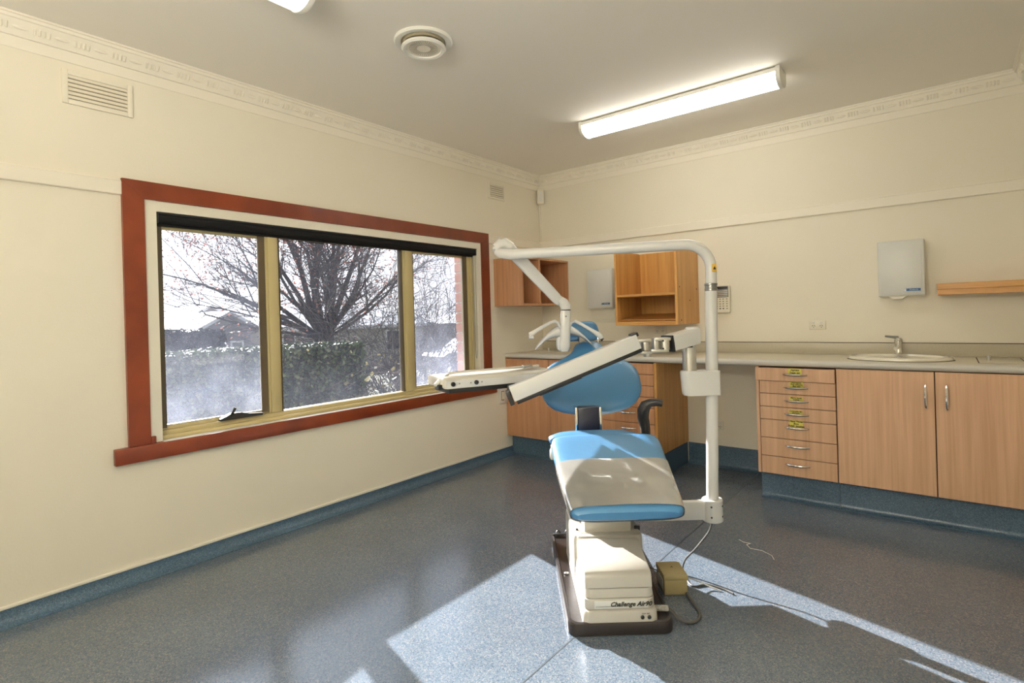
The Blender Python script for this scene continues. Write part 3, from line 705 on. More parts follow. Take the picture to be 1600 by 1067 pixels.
t = thing('wall_cabinet', (1.295, -.22, 1.135), 'open orange wall cabinet with a shelf, right of the far towel dispenser', 'cabinet')
x0, x1, yf, z0, z1 = 1.035, 1.548, -.45, 1.137, 1.735
obj('side_panel', G().box((x0, yf, z0), (x0 + .018, -.001, z1), .001, 1), M['oak'], t)
sp_ = obj('side_panel', G().box((x1 - .018, yf, z0), (x1, -.001, z1), .001, 1), M['oak'], t)
for (yy, zz) in ((-.40, 1.42), (-.05, 1.41), (-.2, 1.32), (-.38, 1.17)):
    obj('screw_cap', G().lathe([(.006, 0), (.005, .002), (.001, .002)], (x1, yy, zz), (1, 0, 0), 10), M['gap'], sp_)
obj('back_board', G().box((x0 + .018, -.010, z0 + .018), (x1 - .018, -.001, z1)), M['oak'], t)
for (xx, zz) in ((1.40, 1.70), (1.40, 1.42)): obj('screw_cap', G().lathe([(.006, 0), (.005, .002), (.001, .002)], (xx, -.010, zz), (0, -1, 0), 10), M['gap'], t)
obj('shelf', G().box((x0 + .018, yf + .004, 1.362), (x1 - .018, -.010, 1.380), .001, 1), M['oak_flat'], t)
obj('bottom_board', G().box((x0 + .018, yf, z0 + .012), (x1 - .018, -.010, z0 + .030), .001, 1), M['oak_flat'], t)
obj('plinth_lip', G().box((x0 + .018, yf + .001, z0), (x1 - .018, yf + .018, z0 + .012)), M['oak_flat'], t)
obj('sloping_tray', G().prism([(-.40, 1.172), (-.06, 1.215), (-.06, 1.222), (-.40, 1.180)], (x0 + .02, 0, 0), (0, 1, 0), (0, 0, 1), (x1 - x0 - .04, 0, 0)), M['oak_flat'], t)

t = thing('wall_shelf', (3.28, -.1, 1.288), 'short orange timber wall shelf at the right, past the near towel dispenser', 'shelf')
obj('board', G().box((3.063, -.200, 1.322), (XR - .002, -.001, 1.357), .002, 1), M['oak_flat'], t)
obj('front_rail', G().box((3.066, -.188, 1.288), (XR - .002, -.170, 1.3215), .001, 1), M['oak_flat'], t)
obj('bracket', G().box((3.066, -.170, 1.288), (3.084, -.001, 1.3215), .001, 1), M['oak_flat'], t)

# ------------------------------------------------------------------ dental chair (own axes: u across, w along, z up)
F = Matrix.Translation((CAM.x, CAM.y, 0)) @ Matrix.Rotation(YAW, 4, 'Z')
def FW(u, w, z=0): return F @ Vector((u, w, z))
UX, WX, ZX = Vector((1, 0, 0)), Vector((0, 1, 0)), Vector((0, 0, 1))
def cobj(name, g, m, parent, **k): return obj(name, g, m, parent, frame=F, **k)
chair = thing('dental_chair', FW(.40, 2.53), 'blue dental chair on a cream pedestal with a black base plate', 'chair', rz=YAW)

def rrect(x0, x1, y0, y1, r, n=6, rs=None):
    out = []
    rs = rs or (r, r, r, r)
    for (cx, cy, a0, rr) in ((x1 - rs[0], y0 + rs[0], -pi / 2, rs[0]), (x1 - rs[1], y1 - rs[1], 0, rs[1]), (x0 + rs[2], y1 - rs[2], pi / 2, rs[2]), (x0 + rs[3], y0 + rs[3], pi, rs[3])):
        for k in range(n + 1):
            a = a0 + pi / 2 * k / n; out.append((cx + rr * cos(a), cy + rr * sin(a)))
    return out
g = G()
rings = []
for ins, z in ((.004, .0), (0, .004), (0, .040), (.004, .048), (.012, .050), (.014, .046)):
    rings.append([Vector((p[0], p[1], z)) for p in rrect(.180 + ins, .590 - ins, 2.085 + ins, 2.975 - ins, .045)])
g.loft(rings)
cobj('base_plate', g, M['black_gloss'], chair)
for (u, w) in ((.215, 2.95), (.265, 2.955)): cobj('base_knob', G().lathe([(.012, 0), (.014, .010), (.010, .018), (.004, .022), (.001, .022)], (u, w, .05), ZX, 14), M['black'], chair)
cobj('hinge_bar', G().box((.185, 2.925, .050), (.300, 2.94, .062), .003), M['black'], chair)
cobj('cap_bolt', G().lathe([(.010, 0), (.010, .003), (.007, .005), (.001, .005)], (.215, 2.50, .050), ZX, 14), M['brushed'], chair)
# pedestal casing: flared foot, body, hood, collar
def casing_loft(specs, name, m, n=6):
    rings = []
    for (u0, u1, w0, w1, z, r) in specs: rings.append([Vector((p[0], p[1], z)) for p in rrect(u0, u1, w0, w1, r, n)])
    return cobj(name, G().loft(rings), m, chair)
casing_loft([(.238, .530, 2.092, 2.76, .046, .03), (.238, .530, 2.092, 2.76, .052, .03), (.240, .529, 2.094, 2.76, .078, .03), (.244, .526, 2.098, 2.76, .088, .03), (.247, .523, 2.103, 2.76, .090, .03)], 'pedestal_foot', M['unit_cream'])
casing_loft([(.250, .520, 2.108, 2.75, .0905, .03), (.246, .522, 2.105, 2.75, .094, .03), (.247, .521, 2.107, 2.75, .128, .03), (.250, .519, 2.109, 2.75, .131, .03)], 'label_band', M['unit_cream'])
body = [(.252, .518, 2.113, 2.75, .1315, .03), (.249, .520, 2.110, 2.75, .135, .03), (.252, .517, 2.118, 2.75, .165, .03)]
casing_loft(body, 'pedestal_body', M['unit_cream'])
# hood: slope-topped shell
P = [(2.119, .168), (2.124, .205), (2.130, .218), (2.142, .226), (2.20, .238), (2.345, .262), (2.362, .262), (2.372, .255), (2.372, .168)]
rings = []
for (uu, ins) in ((.2525, .016), (.2545, .006), (.262, .0), (.505, .0), (.5125, .006), (.5145, .016)):
    cw, cz = 2.25, .205
    rings.append([Vector((uu, cw + (p[0] - cw) * (1 - ins * 2.2), cz + (p[1] - cz) * (1 - ins * 3.5) - ins * .3)) for p in P])
cobj('hood', G().loft(rings), M['unit_cream'], chair)
# side housing behind and beside the hood
casing_loft([(.240, .545, 2.385, 2.76, .052, .02), (.240, .545, 2.385, 2.76, .245, .02), (.244, .541, 2.390, 2.755, .262, .02), (.252, .533, 2.398, 2.75, .268, .02)], 'rear_housing', M['unit_cream'])
casing_loft([(.252, .536, 2.376, 2.40, .09, .008), (.256, .532, 2.374, 2.40, .262, .008), (.262, .526, 2.374, 2.40, .268, .008)], 'collar', M['unit_cream'])
cobj('lift_column', G().box((.292, 2.42, .255), (.503, 2.60, .335), .012), M['unit_cream'], chair)
cobj('collar_pin', G().box((.520, 2.44, .262), (.545, 2.452, .280), .003).box((.258, 2.44, .262), (.268, 2.452, .275), .003), M['black'], chair)
cobj('name_strip', G().box((.285, 2.1035, .096), (.492, 2.1065, .126), .001), M['white_metal'], chair)
cobj('strip_rule', G().box((.290, 2.1025, .1035), (.375, 2.1040, .1048)), M['steel_dark'], chair)
cobj('script_lettering', text_geo('Challenge Air90', .0245, (.425, 2.1020, .112), UX, ZX, .35, .0006), M['ink'], chair, smooth=None)
for u in (.467, .493): cobj('jack_button', G().lathe([(.0075, 0), (.0075, .004), (.005, .006), (.001, .006)], (u, 2.0945, .0655), -WX, 14), M['black'], chair)
cobj('button_lettering', text_geo('CHAIR  SEAT', .0055, (.480, 2.0935, .0785), UX, ZX, 0, 0), M['ink'], chair, smooth=None)

cobj('seat_shade_frame', G().box((.300, 2.46, .318), (.655, 2.62, .620), .015).box((.300, 2.60, .268), (.712, 2.750, .545), .012), M['unit_cream'], chair)  # unseen underframe, sized to block sun passing under the seat
cobj('back_shade_block', G().box((.42, 2.70, .50), (.680, 2.79, .612), .012), M['unit_cream'], chair)  # unseen block added to stop a sliver of sun reaching the floor
# seat and leg rest: one long cushion sloping down towards the foot
SA, SB = Vector((.3785, 1.872, .5412)), Vector((.3959, 2.4577, .6671))
AX = (SB - SA).normalized(); NV = AX.cross(UX).normalized()
if NV.z < 0: NV = -NV
def seat_ring(s, a_scale=1, b_scale=1, lift=0.0, grow=0.0):
    c = SA.lerp(SB, s); hw = .1925 + (.2429 - .1925) * (max(0, s) ** .8); hb = .0292 + .0085 * s
    sag = -.010 * sin(pi * min(1, s * 1.15)) if s < .87 else 0
    return sring(c + NV * (sag + lift), UX, NV, hw * a_scale + grow, hb * b_scale + grow, 4.5 if s > .1 else 3.8, 48)
rings = []
for s, a_, b_ in ((-.012, .90, .45), (.0, .955, .72), (.012, .985, .88), (.03, 1, 1), (.12, 1, 1), (.25, 1, 1), (.38, 1, 1), (.5, 1, 1), (.62, 1, 1), (.75, 1, 1), (.85, 1, 1), (.92, .985, 1), (.96, .955, .95), (.985, .90, .8), (1.0, .80, .5)): rings.append(seat_ring(s, a_, b_))
cobj('seat_cushion', G().loft(rings), M['upholstery'], chair)
# clear plastic sleeve over the foot half
rings = []
for k in range(13):
    s = .02 + (.60 - .02) * k / 12
    R_ = seat_ring(s, 1, 1, 0, .0035)
    rings.append([p + NV * (.0028 * noise.noise(Vector((p.x * 9, p.y * 9, 3.1)))) for p in R_])
g = G().loft(rings, cap=False)
cobj('plastic_cover', g, M['film'], chair, label='shiny clear plastic sleeve over the foot half of the seat')
cobj('seat_pan', G().loft([[SA.lerp(SB, s) + NV * zz + UX * (sx * hw) for sx, zz in ((-1, -.048), (1, -.048), (1, -.030), (-1, -.030))] for s, hw in ((.12, .12), (.5, .16), (.92, .19))]), M['unit_cream'], chair)
cobj('side_hinge', G().lathe([(.025, 0), (.025, .010), (.018, .015), (.001, .015)], (.163, 2.382, .628), -UX, 18).box((.154, 2.357, .632), (.167, 2.407, .666), .004), M['unit_cream'], chair)
cobj('rear_cushion_edge', G().loft([sring(Vector((.358, w, z)), UX, ZX, hw, .0275, 3, 36) for w, z, hw in ((2.438, .663, .166), (2.454, .666, .204), (2.496, .669, .208), (2.521, .671, .183))]), M['upholstery'], chair)

# backrest: shield, wide at the hips, narrow at the neck
BA, BB = Vector((.3846, 2.728, .7329)), Vector((.4224, 3.058, 1.0629))
BX = (BB - BA).normalized(); BN = UX.cross(BX).normalized()
if BN.y > 0: BN = -BN
HW = [(0, 0.094), (0.025, 0.1504), (0.06, 0.1927), (0.11, 0.2237), (0.18, 0.2463), (0.27, 0.2576), (0.4, 0.2557), (0.52, 0.2463), (0.6, 0.2284), (0.66, 0.2021), (0.71, 0.1692), (0.77, 0.1344), (0.83, 0.1053), (0.89, 0.0893), (0.95, 0.0818), (0.985, 0.0752), (1.0, 0.062)]
rings = []
for i, (s, hw) in enumerate(HW):
    tk = .038 * min(1, .35 + (s * 9)) if s < .08 else (.038 if s < .95 else .028)
    c = BA.lerp(BB, s) + BN * (.012 * cos(pi * (s - .3)))
    rg = sring(c, UX, BN, hw, tk, 3.0, 48)
    # hollow the front face so that the wings wrap forward
    rings.append([p + BN * (.024 * ((p - c).dot(UX) / .27) ** 2) for p in rg])
cobj('backrest', G().loft(rings), M['upholstery'], chair)
cobj('backrest_shell', G().loft([sring(BA.lerp(BB, s) - BN * .036, UX, BN, hw * .90, .014, 3.0, 36) for s, hw in HW[4:14]]), M['unit_white'], chair, label='white rear shell of the backrest')
cobj('back_post', G().box((.303, 2.63, .50), (.4066, 2.685, .785), .008), M['post_blue'], chair)
for u in (.2909, .4070): cobj('post_trim', G().box((u, 2.626, .50), (u + .0117, 2.689, .785), .003), M['chrome'], chair)
# headrest
hc = Vector((.396, 3.258, 1.133))
hx_ = (BX * .35 + ZX).normalized(); hn = UX.cross(hx_).normalized()
rings = [sring(hc + hx_ * d, UX, hn, hw, tk, 3.5, 36) for d, hw, tk in ((-.058, .090, .014), (-.052, .110, .025), (-.036, .120, .033), (0, .118, .035), (.032, .108, .033), (.050, .094, .025), (.058, .077, .014))]
cobj('headrest', G().loft(rings), M['upholstery'], chair)
cobj('headrest_bar', G().box((.387, 3.190, 1.02), (.423, 3.222, 1.10), .004), M['steel_dark'], chair)
cobj('headrest_pin', G().box((.497, 3.200, 1.03), (.506, 3.213, 1.10), .002), M['chrome'], chair)
cobj('headrest_lever', G().tube([(.5085, 3.24, 1.0996), (.5355, 3.24, 1.079)], [.0075, .011], 8), M['black'], chair)
# armrest
g = G().tube([(.615, 2.571, .53), (.6123, 2.571, .6883), (.602, 2.567, .740), (.602, 2.5585, .7744), (.6123, 2.55, .800), (.632, 2.541, .813), (.658, 2.533, .8148), (.684, 2.528, .8105)], [.0223, .0232, .0267, .0285, .0258, .019, .0172, .0164], 14)
cobj('armrest', g, M['black'], chair, label='black plastic swing-away armrest')
# side bracket that carries the light pole
g = G().box((.56, 2.530, .262), (.895, 2.566, .350), .008)
cobj('pole_bracket', g, M['unit_white'], chair)
cobj('bracket_collar', G().lathe([(.044, 0), (.047, .004), (.047, .098), (.044, .102), (.030, .102)], (.910, 2.55, .254), ZX, 28), M['unit_white'], chair)
for (a, z) in ((-2.0, .330), (-2.0, .282), (-.75, .330), (-.75, .282)):
    d = Vector((cos(a), sin(a), 0)); cobj('grub_screw', G().lathe([(.0045, 0), (.0045, .002), (.001, .002)], Vector((.910, 2.55, z)) + d * .0465, d, 10), M['black'], chair)

# ------------------------------------------------------------------ operating light on its pole
lamp = thing('dental_light', FW(.91, 2.55, .356), 'white dental light on a tall bent pole arching over the blue chair', 'light', rz=YAW)
cobj('pole', G().tube([(.911, 2.55, .34), (.925, 2.55, .89), (.9325, 2.55, 1.325)], .0275, 24), M['unit_white'], lamp)
cobj('pole_ring', G().lathe([(.0265, 0), (.029, .002), (.029, .010), (.027, .012), (.027, .026), (.0295, .028), (.0295, .034), (.026, .036)], (.933, 2.55, 1.325), ZX, 24), M['steel_dark'], lamp)
arc = [(.9345, 2.55, 1.36), (.936, 2.55, 1.43)]
for k in range(1, 9):
    a = pi / 2 * k / 8; arc.append((.936 - .115 * (1 - cos(a)), 2.55 + .006 * (1 - cos(a)), 1.43 + .115 * sin(a)))
for f in (.2, .4, .6, .8, 1): arc.append((.821 + (.015 - .821) * f, 2.556 + (2.76 - 2.556) * f, 1.545 + .002 * f))
cobj('overhead_tube', G().tube(arc, .0255, 24), M['unit_white'], lamp)
wst = cobj('warning_sticker', G().box((.931, 2.5195, 1.412), (.951, 2.5240, 1.448), .001), M['warning'], lamp, label='amber warning sticker')
cobj('warning_mark', G().prism([(-.007, -.007), (.007, -.007), (0, .008)], (.941, 2.5192, 1.430), UX, ZX, (0, -.0006, 0)), M['ink'], wst)
cobj('tube_socket', G().tube([(.045, 2.755, 1.547), (.005, 2.765, 1.547), (-.045, 2.785, 1.556), (-.068, 2.80, 1.566)], [.0270, .0272, .026, .020], 20), M['unit_white'], lamp)
cobj('knuckle', G().tube([(-.075, 2.80, 1.570), (-.060, 2.81, 1.598), (-.028, 2.82, 1.612), (.005, 2.825, 1.588)], [.020, .026, .031, .030], 18).tube([(-.080, 2.80, 1.592), (-.045, 2.81, 1.622)], [.014, .018], 12), M['unit_white'], lamp)
A0, A1 = Vector((-.022, 2.82, 1.606)), Vector((.262, 2.95, 1.302))
ax = (A1 - A0).normalized(); an = ax.cross(WX).normalized(); ab = an.cross(ax)
cobj('spring_arm', G().loft([sring(A0.lerp(A1, s), an, ab, w_, .022, 3.2, 24) for s, w_ in ((0, .026), (.05, .031), (.15, .033), (.5, .032), (.9, .029), (.97, .027), (1, .022))]), M['unit_white'], lamp)
cobj('elbow_joint', G().tube([(.255, 2.945, 1.316), (.280, 2.95, 1.298), (.292, 2.95, 1.278), (.292, 2.95, 1.262)], [.024, .029, .030, .028], 16), M['unit_white'], lamp)
cobj('swivel_ring', G().lathe([(.0275, 0), (.0275, .006)], (.291, 2.95, 1.256), ZX, 18), M['black'], lamp)
g = G().loft([sring(Vector((u, 2.95, z)), UX, WX, a, b, 3.0, 28) for z, u, a, b in ((1.257, .290, .026, .024), (1.235, .289, .029, .026), (1.20, .287, .027, .030), (1.12, .284, .027, .034), (1.07, .280, .030, .036), (1.05, .279, .029, .034), (1.036, .278, .022, .026))])
head = cobj('lamp_body', g, M['unit_white'], lamp)
cobj('body_screw', G().lathe([(.005, 0), (.004, .003), (.001, .003)], (.289, 2.923, 1.225), -WX, 10), M['steel_dark'], head)
g = G().loft([sring(Vector((.258, 2.975, z)), UX, WX, a, .03, 3.0, 24) for z, a in ((1.115, .012), (1.105, .020), (1.07, .021), (1.05, .018), (1.042, .010))])
cobj('lamp_socket', g, M['unit_white'], head)
# reflector wings (curved, hollow shells seen edge-on)
def wing(s, pts, name):
    top = []; rings = []
    for (u, z, th, dp) in pts: rings.append(sring(Vector((u, 3.005, z)), Vector((.35 * s, 0, 1)).normalized(), WX, th, dp, 2.6, 20))
    cobj(name, G().loft(rings), M['unit_white'], lamp)
wing(1, [(.266, 1.140, .034, .05), (.240, 1.143, .034, .062), (.212, 1.132, .030, .068), (.182, 1.112, .024, .066), (.156, 1.087, .019, .060), (.136, 1.066, .014, .048), (.125, 1.052, .006, .03)], 'reflector_wing')
wing(-1, [(.303, 1.152, .030, .05), (.330, 1.148, .029, .060), (.360, 1.132, .022, .064), (.395, 1.104, .016, .060), (.425, 1.075, .011, .050), (.448, 1.050, .005, .03)], 'reflector_wing')
def handle(pts, tip):
    cobj('grab_handle', G().tube(pts, [.008, .0085, .009, .0085, .009, .0115, .014][:len(pts)], 10), M['unit_white'], lamp)
    cobj('handle_grip', G().tube(tip, [.012, .015, .014, .010], 12), M['unit_white'], lamp)
handle([(.258, 2.94, 1.165), (.245, 2.93, 1.192), (.228, 2.925, 1.201), (.200, 2.92, 1.193), (.160, 2.91, 1.172), (.120, 2.905, 1.148)], [(.120, 2.905, 1.148), (.097, 2.90, 1.134), (.092, 2.90, 1.122), (.112, 2.90, 1.120)])
handle([(.306, 2.94, 1.165), (.318, 2.93, 1.192), (.336, 2.925, 1.200), (.370, 2.92, 1.181), (.410, 2.91, 1.155), (.440, 2.905, 1.135)], [(.440, 2.905, 1.135), (.460, 2.90, 1.120), (.468, 2.90, 1.110), (.472, 2.90, 1.102)])

# ------------------------------------------------------------------ instrument delivery arm
tray = thing('instrument_arm', FW(.92, 2.55, .86), 'white jointed instrument arm and tray clamped to the pole beside the chair', 'arm', rz=YAW)
g = G().loft([[Vector((u, 2.55 + w, z)) for (u, w) in rrect(u0, .955, -.038, .038, .018, 4, (.012, .012, .03, .03))] for z, u0 in ((.842, .792), (.848, .788), (.86, .786), (.945, .780), (.953, .782), (.957, .788))])
cobj('clamp_block', g, M['unit_white'], tray)
for z in (.925, .870): cobj('clamp_screw', G().lathe([(.005, 0), (.005, .004), (.001, .004)], (.955, 2.545, z), UX, 10), M['black'], tray)
cobj('column', G().lathe([(.031, 0), (.031, .135), (.028, .137)], (.822, 2.55, .953), ZX, 28), M['brushed'], tray)
cobj('column_stop', G().box((.800, 2.505, 1.066), (.826, 2.53, 1.078), .002), M['black'], tray)
a0, a1 = Vector((.845, 2.545, 1.118)), Vector((.708, 2.475, 1.093))
d = (a1 - a0).normalized(); sd = d.cross(ZX).normalized(); un = sd.cross(d)
g = G().loft([[a0.lerp(a1, s) + sd * (w_ * hw) + ZX * (zz * hz) for w_, zz in ((-1, -1), (1, -1), (1, .75), (.8, 1), (-.8, 1), (-1, .75))] for s, hw, hz in ((-.12, .022, .026), (-.08, .030, .034), (0, .033, .0365), (.9, .033, .036), (.98, .033, .036), (1.0, .031, .034))])
cobj('upper_arm', g, M['unit_white'], tray)
cobj('arm_cap', G().lathe([(.033, 0), (.033, .006), (.026, .012), (.001, .013)], (.838, 2.545, 1.148), ZX, 24), M['unit_white'], tray)
cobj('arm_gaiter', G().obox((.704, 2.473, 1.090), d, sd, un, .006, .036, .038, .003), M['black'], tray)
cobj('hinge_link', G().obox((.668, 2.455, 1.112), UX, WX, ZX, .036, .026, .007, .003).obox((.655, 2.452, 1.060), UX, WX, ZX, .040, .026, .007, .003).obox((.640, 2.455, 1.085), UX, WX, ZX, .010, .022, .03, .003), M['brushed'], tray)
for u in (.682, .592): cobj('hinge_pin', G().lathe([(.022, 0), (.022, .044), (.018, .046)], (u, 2.448, 1.064), ZX, 20), M['brushed'], tray)
for z in (1.105, 1.070): cobj('pin_screw', G().lathe([(.004, 0), (.004, .003)], (.668, 2.428, z), -WX, 8), M['black'], tray)
cobj('hinge_fork', G().obox((.585, 2.44, 1.108), UX, WX, ZX, .032, .022, .006, .003).obox((.590, 2.44, 1.055), UX, WX, ZX, .028, .022, .006, .003).lathe([(.016, 0), (.018, .016), (.018, .02)], (.600, 2.44, 1.035), ZX, 16), M['brushed'], tray)
# parallelogram spring arm
b0, b1 = Vector((-.012, 2.36, .898)), Vector((.548, 2.41, 1.108))
d = (b1 - b0).normalized(); sd = Vector((-.06, 1, 0)).normalized(); un = sd.cross(d).normalized(); un = un if un.z > 0 else -un
L = (b1 - b0).length / 2
cobj('spring_arm', G().obox((b0 + b1) / 2, d, sd, un, L, .032, .0325, .003), M['unit_white'], tray)
cobj('arm_underside', G().obox((b0 + b1) / 2 - un * .040 + d * .004, d, sd, un, L - .004, .028, .009, .003).obox((b0 + b1) / 2 - un * .050 - d * .09, d, sd, un, .10, .020, .004, .002), M['black'], tray)
cobj('arm_end_cap', G().obox(b0 - d * .012 - un * .012, d, sd, un, .010, .030, .032, .004), M['black'], tray)
cobj('arm_end_cap', G().obox(b1 + un * .030 - d * .004, d, sd, un, .016, .026, .009, .003), M['black'], tray)
# tray body: long shallow box, rounded top shoulders
t0, t1 = Vector((-.300, 2.335, .962)), Vector((.185, 2.595, .962))
d = (t1 - t0).normalized(); sd = Vector((-d.y, d.x, 0))
secs = []
PR = [(-.0, -.034), (-.0, .002), (.006, .010), (.022, .016), (.15, .020), (.19, .014), (.19, -.034)]
for s, k in ((0, .80), (.012, .95), (.03, 1), (.97, 1), (1, .97)): secs.append([t0.lerp(t1, s) + sd * (p[0] * 1.0 + (1 - k) * .05) + ZX * (p[1] * k) for p in PR])
cobj('tray_body', G().loft(secs), M['unit_cream'], tray, smooth=50)
cobj('tray_fascia', G().loft([[t0.lerp(t1, s) + sd * p[0] + ZX * p[1] for p in ((-.002, -.032), (-.002, .0), (.002, .0), (.002, -.032))] for s in (.02, .99)]), M['unit_white'], tray)
cobj('tray_underside', G().loft([[t0.lerp(t1, s) + sd * p[0] + ZX * p[1] for p in ((.004, -.054), (.004, -.035), (.18, -.035), (.18, -.054))] for s in (.045, .95)]), M['black'], tray)
for s in (.075, .275):
    c = t0.lerp(t1, s) - sd * .002 + ZX * -.014
    cobj('tray_knob', G().lathe([(.010, 0), (.010, .006), (.007, .009), (.001, .009)], c, -sd, 16), M['black'], tray)
for s in (.13, .228, .325):
    c = t0.lerp(t1, s) - sd * .002 + ZX * -.014
    cobj('tray_screw', G().lathe([(.0032, 0), (.0032, .002)], c, -sd, 8), M['steel_dark'], tray)
cobj('tray_nub', G().tube([t0 + sd * .05 + ZX * -.004, t0 + sd * .045 - d * .014 + ZX * -.012, t0 + sd * .04 - d * .026 + ZX * -.016], [.012, .010, .007], 12), M['unit_white'], tray)
cobj('tray_foot', G().obox(t0 + sd * .03 - d * .006 + ZX * -.026, d, sd, ZX, .010, .012, .010, .002), M['black'], tray)
hpts = [t0.lerp(t1, .05) + sd * .05 + ZX * .016, t0.lerp(t1, .09) + sd * .055 + ZX * .028, t0.lerp(t1, .20) + sd * .055 + ZX * .031, t0.lerp(t1, .92) + sd * .055 + ZX * .031]
cobj('instrument_rail', G().tube(hpts, .0055, 8), M['unit_cream'], tray)
cobj('rail_clip', G().obox(t0.lerp(t1, .80) + sd * .05 + ZX * .032, d, sd, ZX, .025, .012, .008, .003), M['chrome'], tray)
cobj('tray_coupling', G().box((-.03, 2.38, .885), (.05, 2.55, .925), .006), M['black'], tray)

# ------------------------------------------------------------------ floor things: junction box and cables
t = thing('junction_box', FW(.678, 2.435), 'small beige power box on the floor right of the pedestal', 'box', rz=YAW)
cobj('case', G().box((.628, 2.370, .004), (.728, 2.50, .088), .003), M['box'], t)
cobj('cover_lip', G().box((.626, 2.368, .066), (.730, 2.502, .0905), .003), M['box'], t)
cobj('side_label', G().box((.6255, 2.39, .018), (.6275, 2.48, .062)), M['white_metal'], t)
cobj('base_flange', G().box((.630, 2.372, 0), (.726, 2.498, .004)), M['steel_dark'], t)
cobj('lid_mark', text_geo('A', .018, (.680, 2.445, .0912), UX, WX, .3, .0002), M['slot'], t, smooth=None)
cobj('cable_gland', G().lathe([(.010, 0), (.010, .014), (.007, .018)], (.7285, 2.44, .045), UX, 12), M['chrome'], t)
def cable(name, pts, r, m, label):
    # Catmull-Rom through the points
    P = [Vector(p) for p in pts]; out = []
    for i in range(len(P) - 1):
        p0 = P[max(i - 1, 0)]; p1 = P[i]; p2 = P[i + 1]; p3 = P[min(i + 2, len(P) - 1)]
        for k in range(8):
            s = k / 8
            out.append(.5 * ((2 * p1) + (p2 - p0) * s + (2 * p0 - 5 * p1 + 4 * p2 - p3) * s * s + (3 * p1 - p0 - 3 * p2 + p3) * s ** 3))
    out.append(P[-1])
    g = G().tube(out, r, 8); o = obj(name, g, m, frame=F)
    tag(o, label, 'cable'); return o
cable('power_cable', [(.905, 2.55, .252), (.895, 2.56, .20), (.83, 2.56, .12), (.785, 2.58, .06), (.765, 2.56, .012), (.765, 2.48, .004), (.78, 2.44, .004), (.84, 2.45, .004), (.895, 2.41, .004), (.925, 2.365, .004)], .0045, M['cable'], 'grey cable hanging from the pole bracket down to the floor')
cable('power_cable', [(.532, 2.16, .062), (.585, 2.165, .058), (.622, 2.16, .020), (.66, 2.150, .008), (.70, 2.165, .007), (.725, 2.21, .007), (.728, 2.28, .007), (.722, 2.363, .012)], .0068, M['cable'], 'thicker grey cable looping from the pedestal foot to the power box')
cable('power_cable', [(.745, 2.44, .045), (.79, 2.44, .03), (.84, 2.42, .012), (.88, 2.395, .004)], .0030, M['cable_pale'], 'thin pale wire leaving the right side of the power box')
cable('power_cable', [(.530, 2.47, .07), (.575, 2.48, .075), (.612, 2.475, .070), (.629, 2.46, .060)], .0028, M['cable'], 'short thin wire between the pedestal and the power box')
gs = G()
for k in range(9): gs.lathe([(.0105, 0), (.0125, .002), (.0105, .004)], (.536 + k * .0055, 2.163, .062 - .0003 * k), UX, 12)
tag(obj('strain_relief', gs, M['cable_pale'], frame=F), 'pale ribbed strain relief where the thick cable leaves the pedestal', 'connector')
tp = [(2.210, -1.35, .002), (2.24, -1.372, .003), (2.275, -1.368, .002), (2.262, -1.395, .003), (2.29, -1.43, .002), (2.345, -1.425, .002), (2.40, -1.46, .003), (2.42, -1.50, .002)]
P = [Vector(p) for p in tp]
tag(obj('loose_thread', G().tube(P, .0016, 5), M['thread']), 'scrap of white thread lying on the floor in the shade', 'thread')

# ------------------------------------------------------------------ garden and street outside
def lawn_h(x, y):
    return -.55 - .05 * max(0, -x - 4) if x > -20 else -1.35
g = G(); vs = []; fs = []; xs = [-.245, -2, -4, -8, -12, -16, -20, -30, -60]; ys = [-30, -10, -4, 0, 4, 8, 14, 25, 60]
for x in xs:
    for y in ys: vs.append((x, y, lawn_h(x, y)))
for i in range(len(xs) - 1):
    for j in range(len(ys) - 1): a = i * len(ys) + j; fs.append([a, a + 1, a + len(ys) + 1, a + len(ys)])
g.add(vs, fs); struct('lawn', g, M['grass'], smooth=None)

TO_SUN = -SUN_DIR
def blocks_sun(p, m=.12):
    """would this point shade the window?"""
    if p.x > -.3: return False
    k = (-.07 - p.x) / SUN_DIR.x
    q = p + SUN_DIR * k
    return -3.36 - m < q.y < -.98 + m and .66 - m < q.z < 1.80 + m

def leaf_cloud(name, m, parent, pts, size, rng, flat=.0, origin=None):
    g = G()
    for p in pts:
        s = size * rng.uniform(.6, 1.3)
        n = Vector((rng.gauss(0, 1), rng.gauss(0, 1), rng.gauss(0, 1) + flat)).normalized(); X = n.orthogonal().normalized()
        a = rng.uniform(0, pi); Y = n.cross(X); X2 = X * cos(a) + Y * sin(a); Y2 = n.cross(X2)
        g.quad(p, X2 * s, Y2 * s * .6)
    return obj(name, g, m, parent, smooth=None, kind='stuff', recalc=False)

# near clipped hedge
def hedge(name, x0, x1, y0, y1, z0, z1, n, size, label, leaf, seed):
    t = thing(name, ((x0 + x1) / 2, (y0 + y1) / 2, z0), label, 'hedge'); r = random.Random(seed)
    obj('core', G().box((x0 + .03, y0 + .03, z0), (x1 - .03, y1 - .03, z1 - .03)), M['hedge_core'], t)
    pts = []; tops = []
    aF = (y1 - y0) * (z1 - z0); aT = (y1 - y0) * (x1 - x0); aE = (x1 - x0) * (z1 - z0)
    for k in range(n):
        q = r.uniform(0, aF + aT * 1.3 + aE); b = r.gauss(0, .016)
        if q < aF: p = (x1 + b, r.uniform(y0, y1), r.uniform(z0, z1))
        elif q < aF + aT * 1.3: p = (r.uniform(x0, x1), r.uniform(y0, y1), z1 + b)
        else: p = (r.uniform(x0, x1), y1 + b, r.uniform(z0, z1))
        (tops if aF <= q < aF + aT * 1.3 else pts).append(Vector(p))
    leaf_cloud('foliage', leaf, t, pts, size, r, .2); leaf_cloud('top_foliage', leaf, t, tops, size, r, 2.2)
